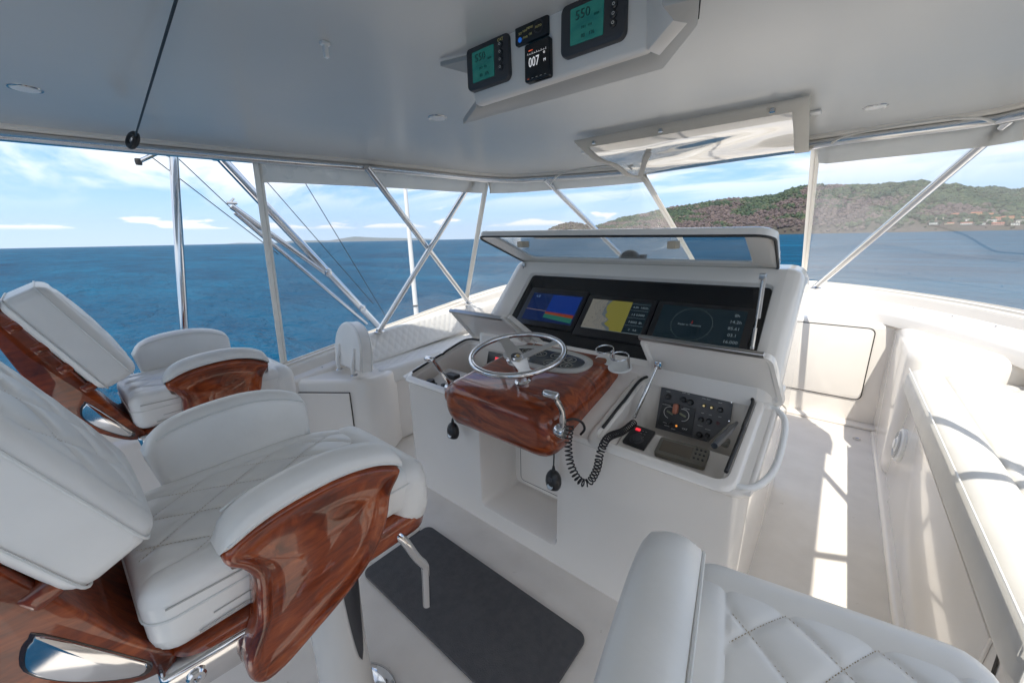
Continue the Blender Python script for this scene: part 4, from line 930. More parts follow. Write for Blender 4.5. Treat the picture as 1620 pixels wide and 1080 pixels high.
# rolled front lip and side lips
g = G()
lipp = [(XR + .0, 2.25), (XR + .0, 1.6)] + [(XR - .05 + .05 * math.cos(math.radians(a)), 1.535 - .05 * math.sin(math.radians(a))) for a in (0, 30, 60, 90)] + [(-1.2, 1.485)] + [(XL + .05 - .05 * math.sin(math.radians(a)), 1.535 - .05 * math.cos(math.radians(a))) for a in (0, 30, 60, 90)] + [(XL, 1.6), (XL, 2.25)]
tube(g, [(x, y, dz(y) - .014) for x, y in lipp], .0165, 12); g.build('dash_lip', gel, CN, autosharp=80)
# raised coamings round the hatch openings with black rubber seal
def hatch_well(x0, x1, y0, y1, depth, nm):
    g = G()
    def R_(ins, o, r): return [(p[0], p[1], dz(p[1]) + o) for p in rrect(x0 + ins, x1 - ins, y0 + ins, y1 - ins, r, 6)]
    loft(g, [R_(-.05, .001, .07), R_(-.046, .012, .068), R_(-.036, .019, .06), R_(-.014, .019, .05), R_(-.006, .0, .045), R_(.008, -.01, .04), R_(.012, -depth * .7, .035)], cap=False)
    bot = [(p[0], p[1], dz(y0) - depth) for p in rrect(x0 + .02, x1 - .02, y0 + .02, y1 - .02, .03, 6)]
    loft(g, [R_(.012, -depth * .7, .035), bot], cap=False); g.add(bot, [tuple(range(len(bot)))])
    g.build(nm, gel, CN, autosharp=40)
hatch_well(HX0, HX1, HY0, HY1, .26, 'starboard_well'); hatch_well(PX0, PX1, PY0, PY1, .26, 'port_well')
def seal(pts, nm='rubber_seal'):
    g = G(); tube(g, catmull(pts, 4), .008, 8); g.build(nm, rubber, CN, autosharp=80)
o = .012
def sp(x, y, h=.025): return (x, y, dz(y) + h)
seal([sp(HX0 + .0, 1.56), sp(HX0 - .002, 1.75), sp(HX0 + .0, 1.80), sp(HX0 - .002, 1.98), sp(HX0 + .03, 2.045), sp(HX0 + .1, 2.058), sp(HX1 - .06, 2.058), sp(HX1 - .005, 2.03), sp(HX1 + .0, 1.95), sp(HX1 - .0, 1.82), sp(HX1 + .002, 1.80), sp(HX1, 1.53)])
seal([sp(PX0 - .01, 1.52), sp(PX0 - .01, 1.75), sp(PX0 - .0, 1.79), sp(PX0 - .01, 1.83), sp(PX0 - .01, 1.98), sp(PX0 + .02, 2.04), sp(PX0 + .12, 2.058), sp(PX1, 2.058)])
# finger notch pad under the hatches
for xx in (-.46, -1.93):
    g = G(); hull8(g, [(xx - .12, 1.476, .80), (xx + .12, 1.476, .80), (xx + .14, 1.50, .80), (xx - .14, 1.50, .80), (xx - .14, 1.468, .826), (xx + .14, 1.468, .826), (xx + .14, 1.50, .826), (xx - .14, 1.50, .826)], .006, 2); g.build('finger_pull', gel, CN)
# hatch lids
def lid(P, th, nm, seamx=None):
    """P: TL TR BR BL of the underside facing aft"""
    P = [np.array(p, float) for p in P]; n_ = np.cross(P[1] - P[0], P[3] - P[0]); n_ /= np.linalg.norm(n_)
    if n_[1] < 0: n_ = -n_
    u = (P[1] - P[0]); L_ = np.linalg.norm(u); u /= L_; vv = (P[0] - P[3]); H_ = np.linalg.norm(vv); vv /= H_
    g = G(); b = bmesh.new(); pts = rrect(0, L_, 0, H_, .035, 5)
    def W(a, bb, d): return P[3] + u * a + vv * bb + n_ * d
    rings = [[W(a, bb, 0.0) for a, bb in rrect(.03, L_ - .03, .03, H_ - .025, .03, 5)], [W(a, bb, -.012) for a, bb in rrect(.02, L_ - .02, .02, H_ - .02, .03, 5)], [W(a, bb, -.014) for a, bb in rrect(.004, L_ - .004, .004, H_ - .004, .035, 5)], [W(a, bb, .0) for a, bb in rrect(0, L_, 0, H_, .04, 5)], [W(a, bb, th) for a, bb in rrect(0, L_, 0, H_, .04, 5)]]
    loft(g, rings, cap=True); g.build(nm, gel, CN, autosharp=30)
    g = G(); hull8(g, [W(.01, H_ - .004, -.022), W(L_ - .03, H_ - .004, -.022), W(L_ - .03, H_ - .004, -.0), W(.01, H_ - .004, .0), W(.01, H_ + .018, -.022), W(L_ - .03, H_ + .018, -.022), W(L_ - .03, H_ + .018, .002), W(.01, H_ + .018, .002)], .002, 1); g.build('lid_rail', alu, CN)
    return W
Wl = lid([(-.765, 1.95, 1.235), (-.165, 1.95, 1.235), tuple(ay(1214, 638, 2.075)), tuple(ay(1038, 600, 2.075))], .02, 'starboard_hatch_lid')
lid([(-2.19, 1.90, 1.24), (-1.64, 1.90, 1.24), (-1.62, 2.14, .985), (-2.17, 2.12, .985)], .02, 'port_hatch_lid')
g = G(); hull8(g, [(-1.665, 1.86, 1.25), (-1.64, 1.86, 1.25), (-1.64, 1.90, 1.262), (-1.665, 1.90, 1.262), (-1.56, 2.10, .99), (-1.53, 2.10, .99), (-1.53, 2.15, 1.0), (-1.56, 2.15, 1.0)], .004, 2); hull8(g, [(-1.625, 1.88, 1.25), (-1.605, 1.88, 1.25), (-1.605, 1.92, 1.262), (-1.625, 1.92, 1.262), (-1.48, 2.12, .995), (-1.45, 2.12, .995), (-1.45, 2.17, 1.0), (-1.48, 2.17, 1.0)], .004, 2); g.build('lid_edge', cream_t, CN)
def gas(p0, p1, r0=.0085, r1=.004, split=.55, nm='gas_strut', m=None):
    p0 = np.array(p0, float); p1 = np.array(p1, float); pm = p0 + (p1 - p0) * split
    g = G(); tube(g, [p0, p0 + (pm - p0) * .02, pm, pm], [r0 * .6, r0, r0, r1], 10); tube(g, [pm, p1], r1, 8)
    for p in (p0, p1): g.bm(rb(.018, .018, .018, .004, 2, tuple(p)))
    g.build(nm, m or anod, CN, autosharp=50)
gas(ay(1004, 658, 1.83), ay(1040, 578, 1.985), .010, .006, .6)
g = G(); q = ay(1041, 577, 1.985); box(g, q[0] - .018, q[0] + .018, q[1] - .004, q[1] + .012, q[2] - .022, q[2] + .018, .003, 2); g.build('strut_bracket', steel, CN)
# ---------------- display hood
HS = Vector((0, .25, .255)).normalized(); HN = Vector((0, -HS.z, HS.y))     # along the face, outward normal (aft/up)
def hf(x, s, o=0.): p = Vector((x, 2.21, 1.18)) + HS * s + HN * o; return tuple(p)   # s=0 at lower edge of glass, .357 at upper
s_top = .555; hx0, hx1 = -2.03, -.185
SH = .0; 
def hood_sec(x, ins=0.):
    o = .030
    pts = [(x, 2.03, .955), hf(x, -.215, o - .0), hf(x, .47, o), hf(x, .505, o - .004), hf(x, .53, o - .02), hf(x, .548, -.012)]
    zt = pts[-1][2]; pts += [(x, 2.72, zt + .012), (x, 2.92, zt - .02), (x, 3.02, zt - .07), (x, 3.06, zt - .2), (x, 3.08, .6)]
    return pts
def squeeze(P, x, k, dn):  # rounded shoulder rings
    c = np.array([x, 2.75, 1.0]); return [tuple(c + (np.array((x, p[1], p[2])) - c) * np.array([1, k, k])) for p in P]
g = G()
# side shells with rounded shoulder
base = hood_sec(0.)
def ringx(x, k): return [(x, 2.75 + (p[1] - 2.75) * k, 1.0 + (p[2] - 1.0) * k) if p[2] > .7 else (x, 2.75 + (p[1] - 2.75) * k, p[2]) for p in base]
FX0, FX1 = -1.90, -.235   # inner frame opening
rings = [ringx(hx1 + .055, .82), ringx(hx1 + .052, .90), ringx(hx1 + .042, .945), ringx(hx1 + .025, .975), ringx(hx1 + .0, .993), ringx(hx1 - .03, 1.0)]
loft(g, rings, closed=False, cap=False)
rings = [ringx(hx0 - .05, .82), ringx(hx0 - .047, .90), ringx(hx0 - .036, .945), ringx(hx0 - .02, .975), ringx(hx0, .993), ringx(hx0 + .03, 1.0)][::-1]
loft(g, rings, closed=False, cap=False)
for x in (hx1 + .055, hx0 - .05):
    r_ = ringx(x, .82); g.add(r_, [tuple(range(len(r_)))])
# top and back between
n0 = len(g.v); topr = [ringx(x, 1.0)[3:] for x in (hx0 + .03, hx1 - .03)]; g.v += topr[0] + topr[1]; m_ = len(topr[0])
for k in range(m_ - 1): g.f.append([n0 + k, n0 + k + 1, n0 + m_ + k + 1, n0 + m_ + k])
# face frame with opening
def fr_ring(x0, x1, s0, s1, r, o): return [hf(p[0], p[1], o) for p in rrect(x0, x1, s0, s1, r, 5)]
OX0, OX1, OS0, OS1 = -1.86, -.262, -.175, .40
oring = [hf(p[0], p[1], .030) for p in rrect(hx0 + .03, hx1 - .03, -.215, .505, .001, 5)]
n0 = len(g.v); g.v += [hf(hx0 + .03, -.215, .03), hf(hx1 - .03, -.215, .03), (hx1 - .03, 2.03, .955), (hx0 + .03, 2.03, .955)]; g.f.append([n0, n0 + 1, n0 + 2, n0 + 3])
loft(g, [oring, fr_ring(OX0 - .02, OX1 + .015, OS0, OS1 + .018, .035, .030), fr_ring(OX0 - .008, OX1 + .006, OS0, OS1 + .008, .03, .024), fr_ring(OX0, OX1, OS0, OS1, .025, -.002)], cap=False)
g.build('hood', gel, CN, autosharp=35)
g = G(); g.add([(XR - .0, 1.9, dz(1.9) - .02), (XR, 3.05, dz(2.2) - .02), (XR - .02, 3.02, 1.45), (XR - .02, 2.62, 1.45), (XR - .02, 2.2, 1.10)], [(0, 1, 2, 3, 4)]); g.build('side_cheek', gel, CN) if False else None
g = G(); g.add(fr_ring(OX0 - .01, OX1 + .01, OS0, OS1 + .01, .02, -.004), [tuple(range(24))]); g.build('instrument_panel', panel_b, CN, smooth=False)
# little side wedge between dash and hood on the aisle side
g = G(); hull8(g, [(XR - .07, 1.95, .80), (XR, 1.95, .80), (XR, 3.05, .80), (XR - .07, 3.05, .80), (XR - .075, 2.02, .975), (XR - .01, 2.02, .965), (XR - .015, 2.75, 1.50), (XR - .075, 2.75, 1.50)], .02, 4); g.build('hood_cheek', gel, CN)
# displays
FT2 = lambda x, s, o: Matrix.Translation(hf(x, s, o)) @ Matrix(((1, 0, 0), (0, HS.y, HN.y), (0, HS.z, HN.z))).to_4x4()
scr_off = mat('screen_dark', (.004, .007, .010), .08, emit=(.01, .03, .045), es=.08)
def disp_x(px): return [ax(px, 500, 0)]
def onpanel(px, py): p = apl(px, py, hf(0, 0, .004), tuple(HN)); s = (Vector(p) - Vector(hf(0, 0, .004))).dot(HS); return p[0], s
def display(c4, s4, lb):
    q = [onpanel(*c) for c in c4]; x0 = (q[0][0] + q[3][0]) / 2; x1 = (q[1][0] + q[2][0]) / 2; s1 = (q[0][1] + q[1][1]) / 2; s0 = (q[3][1] + q[2][1]) / 2
    R = thing('chart_display', lb, 'display', hf((x0 + x1) / 2, s0, .0), 'three large displays under the hood')
    g = G(); prism(g, rrect(x0, x1, s0, s1, .008), -.004, .008, 'z', bev=.003, bev_all=False, T=FT2(0, 0, 0)); g.build('bezel', black, R)
    q = [onpanel(*c) for c in s4]; a0 = (q[0][0] + q[3][0]) / 2; a1 = (q[1][0] + q[2][0]) / 2; b1 = (q[0][1] + q[1][1]) / 2; b0 = (q[3][1] + q[2][1]) / 2
    return R, a0, a1, b0, b1
def flat(g, pts, h, T=None): n = len(g.v); g.v += [tuple(FT2(0, 0, 0) @ Vector((p[0], p[1], h))) for p in pts]; g.f.append(list(range(n, n + len(pts)))); return g
def rect(a, b, c, d): return [(a, c), (b, c), (b, d), (a, d)]
SC = dict(es=.28)
# left: sounder
R, a0, a1, b0, b1 = display([(846, 452), (932, 465), (902, 527), (815, 507)], [(850, 462), (924, 472), (901, 517), (823, 502)], 'left display under the hood, blue sounder picture with a red and green bottom band')
def em(nm, c, e=1.0): return mat(nm, tuple(x * .35 for x in c), .12, emit=c, es=e * .17)
g = G(); flat(g, rect(a0, a1, b0, b1), .0085); g.build('screen', em('screen_navy', (.004, .02, .10), .8), R, smooth=False)
g = G(); w = a1 - a0; h = b1 - b0; flat(g, rect(a0 + w * .42, a1 - w * .02, b0 + h * .32, b1 - h * .03), .0090); g.build('echo_blue', em('echo_blue', (.004, .035, .25), .8), R, smooth=False)
g = G(); flat(g, [(a0 + w * .42, b0 + h * .28), (a1 - w * .02, b0 + h * .22), (a1 - w * .02, b0 + h * .33), (a0 + w * .42, b0 + h * .36)], .0093); g.build('echo_red', em('echo_red', (.30, .05, .02), .8), R, smooth=False)
g = G(); flat(g, [(a0 + w * .42, b0 + h * .14), (a1 - w * .02, b0 + h * .05), (a1 - w * .02, b0 + h * .22), (a0 + w * .42, b0 + h * .28)], .0093); g.build('echo_green', em('echo_green', (.02, .16, .12), .8), R, smooth=False)
g = G(); flat(g, [(a0, b0 + h * .39), (a0 + w * .42, b0 + h * .36), (a0 + w * .42, b0 + h * .375), (a0, b0 + h * .405)], .0093); g.build('trace', em('trace_line', (.35, .25, .2), .8), R, smooth=False)
text('4.8', .03, FT2(a0 + w * .12, b1 - h * .12, .009), em('txt_blue', (.25, .4, .6), .5), R, 'digits', .0002)
# middle: chart
R, a0, a1, b0, b1 = display([(933, 466), (1039, 477), (1015, 545), (905, 529)], [(939, 473), (1034, 482), (1010, 531), (919, 517)], 'middle display under the hood, chart with olive land and grey water')
w = a1 - a0; h = b1 - b0; xm = a0 + w * .70
g = G(); flat(g, rect(a0, a1, b0, b1), .0085); g.build('screen', scr_off, R, smooth=False)
g = G(); flat(g, rect(a0, xm, b0, b1), .0088); g.build('chart_water', em('chart_water', (.26, .25, .22), .75), R, smooth=False)
co = [(.36, 1), (.33, .9), (.30, .8), (.31, .68), (.35, .58), (.33, .5), (.36, .42), (.42, .36), (.40, .28), (.37, .22), (.41, .16), (.48, .10), (.50, .0)]
g = G(); flat(g, [(a0 + w * u, b0 + h * v) for u, v in co][::-1] + [(xm, b1), (xm, b0)][::1], .0092); g.build('chart_land', em('chart_land', (.26, .24, .05), .75), R, smooth=False)
g = G(); flat(g, [(a0 + w * (u - .045 - .03 * math.sin(v * 14)), b0 + h * v) for u, v in co] + [(a0 + w * (u + .004), b0 + h * v) for u, v in co][::-1], .0090); g.build('chart_shoal', em('chart_shoal', (.14, .17, .19), .7), R, smooth=False)
tx = em('txt_grey', (.35, .42, .45), .45)
for k, s in enumerate(('4.5ft  1402h', '1.5 0.0000', '7.8002  8h', '2   4.8')): text(s, .02, FT2(a0 + w * .855, b1 - h * (.16 + .24 * k), .009), tx, R, 'digits', .0002)
g = G()
for k in range(5): tube(g, [FT2(a0 + w * (u - .06 - .035 * k + .02 * math.sin(v * 9 + k)), b0 + h * v, .0094).translation for u, v in co], .0005, 4)
g.build('depth_contour', em('contour_line', (.10, .14, .18), .7), R)
g = G(); flat(g, rect(xm + .003, a1, b1 - h * .055, b1 - h * .05), .0092)
for k in range(4): flat(g, rect(xm + .004, a1 - .003, b1 - h * (.265 + .24 * k), b1 - h * (.260 + .24 * k)), .0092)
flat(g, rect(a0, a1, b0 - .001, b0 + .0015), .0092); g.build('menu_line', tx, R, smooth=False)
for k in range(7): text('%d' % (12 + 7 * k), .011, FT2(a0 + w * (.05 + .04 * k), b0 + h * (.1 + .13 * k), .0092), em('txt_dim', (.12, .12, .11), .4), R, 'digits', .0002)
# right: radar
R, a0, a1, b0, b1 = display([(1043, 476), (1196, 489), (1180, 566), (1018, 545)], [(1050, 482), (1184, 494), (1168, 553), (1032, 533)], 'right display under the hood, dark radar screen with a large ring')
w = a1 - a0; h = b1 - b0
g = G(); flat(g, rect(a0, a1, b0, b1), .0085); g.build('screen', scr_off, R, smooth=False)
g = G(); torus(g, h * .46, .0008, FT2(a0 + w * .42, b0 + h * .5, .009), 60, 4)
for k in range(12):
    a = k * math.pi / 6; flat(g, [(a0 + w * .42 + h * r_ * math.cos(a + e), b0 + h * .5 + h * r_ * math.sin(a + e)) for r_, e in ((.455, -.01), (.49, -.01), (.49, .01), (.455, .01))], .009)
g.build('radar_ring', em('ring_grey', (.12, .16, .15), .5), R)
text('Radar in Transmit', .017, FT2(a0 + w * .40, b0 + h * .47, .009), tx, R, 'lettering', .0002)
g = G(); flat(g, [(a0 + w * .415, b0 + h * .52), (a0 + w * .43, b0 + h * .52), (a0 + w * .425, b0 + h * .62)], .009); g.build('heading_mark', em('heading_red', (.4, .02, .01), .6), R, smooth=False)
for k, s in enumerate(('8h', '14.2h', '85.61', '03.1', '16.000')): text(s, .026, FT2(a0 + w * .90, b1 - h * (.14 + .18 * k), .009), tx, R, 'digits', .0002)
# glass lid on top of the hood
GL = thing('hood_lid', 'framed clear lid propped open above the display hood', 'hatch lid', (-1.15, 2.6, 1.56))
hA, hB = np.array([-2.0, 2.60, 1.575]), np.array([-.265, 2.60, 1.575]); nA, nB = np.array([-2.0, 2.035, 1.787]), np.array([-.235, 2.0, 1.762])
def lp(u, v, o=0.): p = (hA * (1 - u) + hB * u) * (1 - v) + (nA * (1 - u) + nB * u) * v; nn = np.array([0, .35, .94]); return p + nn * o
def lring(u0, u1, v0, v1, ru, o): return [tuple(lp(a, b, o)) for a, b in [(u0 + (u1 - u0) * p[0] , v0 + (v1 - v0) * p[1]) for p in [(q[0], q[1]) for q in rrect(0, 1, 0, 1, ru, 5)]]]
def lring2(mu0, mu1, mv0, mv1, r, o):
    L_ = 1.74; H_ = .60; return [tuple(lp(a / L_, b / H_, o)) for a, b in rrect(mu0, L_ - mu1, mv0, H_ - mv1, r, 6)]
g = G(); loft(g, [lring2(.10, .115, .05, .05, .04, -.004), lring2(.10, .115, .05, .05, .04, .012), lring2(.0, .0, .0, .0, .07, .016), lring2(-.012, -.012, -.012, -.012, .08, .008), lring2(-.012, -.012, -.012, -.012, .08, -.022), lring2(.0, .0, .0, .0, .07, -.026), lring2(.03, .03, .02, .02, .06, -.018), lring2(.10, .115, .05, .05, .04, -.004)], cap=False); g.build('frame', gel, GL, autosharp=40)
g = G(); P = lring2(-.006, -.006, -.006, -.006, .075, -.026); tube(g, P, .007, 8, closed=True); g.build('rubber_seal', rubber, GL, autosharp=80)
g = G(); P = lring2(.09, .105, .045, .045, .04, .004); Q = lring2(.09, .105, .045, .045, .04, .009); loft(g, [P, Q]); g.build('glass', glass_m, GL, autosharp=60)
for (px_, py_) in ((829, 384), (1067, 384)):
    q = apl(px_, py_, lp(0, 0, -.03), (0, .35, .94)); g = G(); box(g, q[0] - .022, q[0] + .022, q[1] - .05, q[1] + .03, q[2] - .03, q[2] + .01, .006, 2); g.build('latch', mat('aged_latch', (.55, .47, .36), .5), GL)
gas(ax(1190, 550, -.275), ax(1207, 440, -.27) + np.array([0, .0, 0]), .009, .0045, .30)
g = G(); p0, p1 = ax(1193, 545, -.275), ax(1208, 441, -.27); pm = p0 + (p1 - p0) * .42; tube(g, [pm, p1], .0105, 12); g.build('strut_body', mat('grey_strut', (.42, .41, .40), .35), CN)
gas(ax(808, 493, -1.955), ax(829, 420, -1.965), .006, .004, .5, m=mat('dark_strut', (.09, .085, .08), .35))
for p in (ax(808, 493, -1.955), ax(829, 419, -1.965), ax(1207, 437, -.27)):
    g = G(); g.bm(rb(.03, .02, .03, .005, 2, tuple(p))); g.build('strut_bracket', alu, CN)
# compass dome
CD = thing('compass_dome', 'black domed compass on top of the display hood', 'compass', (-1.2, 2.82, 1.57))
T = Matrix.Translation((-1.205, 2.80, 1.552))
g = G(); lathe(g, [(.11, 0), (.112, .010), (.10, .016), (.085, .018)], T, 36); g.build('base', black, CD)
g = G(); lathe(g, [(.085, .016)] + [(.083 * math.cos(a), .018 + .083 * math.sin(a)) for a in np.linspace(0, math.pi / 2 * .97, 10)], T, 36); g.build('dome', mat('smoked_dome', (.01, .011, .012), .15), CD)
g = G(); box(g, -1.12, -1.085, 2.77, 2.83, 1.565, 1.62, .008, 2); g.build('lamp_housing', black, CD)
# cup holders
def cup(px, py, lb, rot=0., plate=True):
    p = ay(px, py, rot) - np.array([0, 0, .070]); rot = 0; R = thing('cup_holder', lb, 'cup holder', tuple(p), 'polished wire cup holders on the dash')
    T = Matrix.Translation(p) @ Matrix.Rotation(math.atan(.25), 4, 'X') @ Matrix.Rotation(rot, 4, 'Z')
    g = G(); lathe(g, [(.066, 0), (.066, .004), (.058, .008), (.05, .005), (0, .004)], T, 32); g.build('base', white_p, R)
    g = G(); torus(g, .05, .004, T @ Matrix.Translation((0, 0, .072)), 32, 8); g.build('ring', steel, R)
    g = G(); torus(g, .046, .003, T @ Matrix.Translation((0, 0, .05)), 32, 6) if False else None
    g = G(); tube(g, [T @ Vector((.052, -.0, .0)), T @ Vector((.052, 0, .074))], .008, 12); g.build('post', steel, R, autosharp=60)
cup(982, 562, 'front wire cup holder right of the wooden helm pod', 1.955); cup(959, 551, 'wire cup holder behind another, right of the wooden helm pod', 2.02); cup(857, 545, 'wire cup holder behind the steering wheel', 2.05)
g = G(); g.add([(PX1 + .03, 1.90, dz(1.90) + .002), (HX0 - .03, 1.90, dz(1.90) + .002), (HX0 - .03, 2.0, dz(2.0) + .010), (PX1 + .03, 2.0, dz(2.0) + .010), (HX0 - .03, 2.09, 1.058), (PX1 + .03, 2.09, 1.058)], [(0, 1, 2, 3), (3, 2, 4, 5)]); g.build('dash_rise', gel, CN, autosharp=80)
# grab rail
g = G(); tube(g, catmull([apl(p_[0], p_[1], (0, 1.49, .83 - .004), (0, -.25, 1)) for p_ in ((1212, 643), (1228, 648), (1241, 664), (1240, 692), (1227, 738), (1208, 762), (1186, 772), (1160, 768))], 6), .0135, 14)
g.build('grab_rail', white_p, CN, autosharp=80)
g = G(); p0, p1 = (XR + .003, 2.70, 1.02), (XR + .003, 3.05, .3); g.add([(XR + .003, 2.66, 1.10), (XR + .003, 2.672, 1.10), (XR + .003, 3.04, .22), (XR + .003, 3.03, .22)], [(0, 1, 2, 3)]); g.build('side_seam', dark_gap, CN, smooth=False)
# ---------------- starboard hatch contents
TP = frame((-.50, 2.02, .865), (0, -.97, .26), (1, 0, 0))       # back panel plane: x right, y up-ish
def bp(px, py): # pixel -> panel local
    nrm = np.array(TP.to_3x3() @ Vector((0, 0, 1))); p = apl(px, py, np.array(TP.translation), nrm); return TP.inverted() @ Vector(p)
RP = thing('engine_control_panel', 'dark switch panel with knobs and gauges inside the open starboard hatch', 'control panel', (-.5, 2.0, .74))
out_ = [bp(*p) for p in ((1047, 612), (1160, 636), (1156, 666), (1121, 699), (1037, 676))]
g = G(); prism(g, [(p.x, p.y) for p in out_], 0, .006, 'z', T=TP, bev=.001, bev_all=False); g.build('plate', grey_p, RP, smooth=False)
q0, q1 = bp(1050, 634), bp(1101, 646); q3, q2 = bp(1041, 670), bp(1095, 688)
g = G(); prism(g, [(q.x, q.y) for q in (q0, q1, q2, q3)], .006, .012, 'z', T=TP, bev=.001, bev_all=False); g.build('inner_plate', mat('dark_plate', (.03, .032, .035), .4), RP, smooth=False)
def knob(px, py, r, m, nm='knob', h=.018):
    q = bp(px, py); g = G(); lathe(g, [(r * 1.15, .004), (r * 1.1, .008), (r * .9, h), (r * .7, h + .003), (0, h + .003)], TP @ Matrix.Translation((q.x, q.y, .002)), 16); g.build(nm, m, RP)
for (px_, py_, r_) in ((1058, 627, .014), (1082, 632, .014), (1093, 636, .014), (1140, 648, .012), (1110, 663, .012), (1122, 666, .013), (1107, 687, .014), (1119, 688, .011)): knob(px_, py_, r_, black)
knob(1136, 669, .008, mat('maroon_button', (.08, .015, .02), .4), 'button', .008)
knob(1115, 641, .008, brass, 'toggle_switch', .02); knob(1127, 644, .008, brass, 'toggle_switch', .02); knob(1071, 673, .007, mat('amber_lamp', (.7, .25, .04), .3, emit=(1, .35, .05), es=.3), 'lamp', .008); knob(1062, 670, .009, black)
q = bp(1071, 646); g = G(); prism(g, [(q.x + a, q.y + b) for a, b in rrect(-.013, .013, -.026, .028, .01)], .012, .04, 'z', T=TP @ Matrix.Translation((0, 0, 0)), bev=.005, bev_all=False); g.build('rocker', orange_p, RP)
for (px_, py_, a0_, a1_) in ((1061, 652, 60, 260), (1081, 656, -90, 110)):
    q = bp(px_, py_); g = G(); tube(g, [TP @ Vector((q.x + .031 * math.cos(math.radians(a)), q.y + .031 * math.sin(math.radians(a)), .0125)) for a in range(a0_, a1_ + 1, 10)], .0014, 5); g.build('dial_arc', white_mark, RP)
    g = G(); c = TP @ Matrix.Translation((q.x, q.y, .012)) @ Matrix.Rotation(math.radians(-20), 4, 'Z'); g.bm(rb(.036, .010, .012, .004, 2), c); g.build('dial_lever', mat('dial_lever', (.25, .27, .18), .4), RP)
for (px_, py_, s, sz) in ((1058, 619, 'HORN', .007), (1086, 622, 'PORT  STBD', .007), (1118, 631, 'START  START', .006), (1140, 637, 'WASH', .006), (1112, 653, 'TRIM', .006), (1124, 656, 'TABS', .006), (1139, 659, 'LAMP', .006), (1108, 673, 'NAV LTS', .006), (1120, 679, 'ANCHOR', .006), (1056, 640, 'AUTO SYNC', .008), (1087, 646, 'STATION', .007), (1053, 668, 'TROLL', .007), (1084, 678, 'CAT', .014), (1056, 673, 'ACTIVE', .008), (1066, 678, 'READY', .007)):
    q = bp(px_, py_); text(s, sz, TP @ Matrix.Translation((q.x, q.y, .0125 if (px_ < 1100 and py_ > 636) else .0065)), white_mark, RP, 'lettering', .0002)
g = G()
for o_i in out_[:4]:
    c = TP @ Matrix.Translation((o_i.x * .97, o_i.y * .97 + .0, .006)); lathe(g, [(.004, 0), (.003, .002), (0, .002)], c, 8)
g.build('screw', steel, RP)
# tilted shelf with VHF and plotter
SHm = frame((-.46, 1.66, .72), (0, -.30, .95), (1, 0, 0))
def sh(px, py, o=0.): nrm = np.array(SHm.to_3x3() @ Vector((0, 0, 1))); p = apl(px, py, np.array(SHm.translation) + nrm * o, nrm); return SHm.inverted() @ Vector(p)
g = G(); prism(g, [(-.28, -.16), (.23, -.16), (.23, .18), (-.28, .18)], -.03, 0, 'z', T=SHm, bev=.004); g.build('hatch_shelf', gel, CN)
PL = thing('small_plotter', 'olive grey plotter with a blank screen in the starboard hatch', 'plotter', tuple(SHm.translation))
c4 = [sh(*p, .02) for p in ((1047, 692), (1125, 713), (1115, 741), (1031, 716))]
g = G(); cx_ = sum(p.x for p in c4) / 4; cy_ = sum(p.y for p in c4) / 4; w_ = (c4[1] - c4[0]).length; h_ = abs(c4[0].y - c4[3].y) 
PLT = SHm @ Matrix.Translation((cx_, cy_, 0)) @ Matrix.Rotation(math.atan2(c4[1].y - c4[0].y, c4[1].x - c4[0].x), 4, 'Z'); h_ = max(h_, .11)
prism(g, rrect(-w_ / 2, w_ / 2, -h_ / 2, h_ / 2, .012), 0, .03, 'z', T=PLT, bev=.006, bev_all=False); g.build('case', greenish, PL)
g = G(); prism(g, rect(-w_ * .42, w_ * .20, -h_ * .30, h_ * .32), .03, .0312, 'z', T=PLT); g.build('screen', mat('blank_lcd', (.12, .10, .075), .12), PL, smooth=False)
for i in range(3):
    for j in range(3): g = G(); lathe(g, [(.006, 0), (.005, .003), (0, .003)], PLT @ Matrix.Translation((w_ * (.27 + .08 * i), h_ * (.30 - .25 * j), .03)), 10); g.build('button', black, PL)
VH = thing('radio_unit', 'black radio with a red button and round dial at the left of the starboard hatch', 'radio', tuple(SHm.translation))
c4 = [sh(*p, .01) for p in ((1002, 673), (1037, 682), (1020, 712), (985, 700))]
w_ = (c4[1] - c4[0]).length; h_ = (c4[0] - c4[3]).length; cx_ = sum(p.x for p in c4) / 4; cy_ = sum(p.y for p in c4) / 4; VT = SHm @ Matrix.Translation((cx_, cy_, 0)) @ Matrix.Rotation(-.05, 4, 'Z')
g = G(); prism(g, rrect(-w_ / 2, w_ / 2, -h_ / 2, h_ / 2, .006), 0, .02, 'z', T=VT, bev=.004, bev_all=False); g.build('case', black, VH)
g = G(); lathe(g, [(.034, 0), (.034, .004), (.026, .006), (.024, .012), (.012, .014), (0, .012)], VT @ Matrix.Translation((-.0, -h_ * .2, .02)), 24); g.build('dial', charm if False else char_m, VH)
g = G(); prism(g, rrect(-w_ * .30, -w_ * .08, h_ * .22, h_ * .34, .004), .02, .024, 'z', T=VT); g.build('red_button', mat('lit_red_button', (.7, .03, .04), .3, emit=(.8, .03, .05), es=.35), VH)
for j in range(3): text('--  --', .014, VT @ Matrix.Translation((.012, h_ * (.30 - .14 * j), .0205)), white_mark, VH, 'lettering', .0002)
MC = thing('hand_microphone', 'black handset clipped inside the right wall of the starboard hatch', 'microphone', (-.24, 1.75, .78))
g = G(); p0, p1 = ax(1130, 705, -.262), ax(1166, 668, -.25); d = p1 - p0
tube(g, [p0, p0 + d * .25, p0 + d * .7, p1], [.012, .016, .013, .006], 8); g.build('clip_frame', black, MC); g = G(); q = ax(1148, 700, -.275); g.bm(rb(.03, .05, .03, .008, 2, tuple(q))); g.build('handset', greenish, MC)
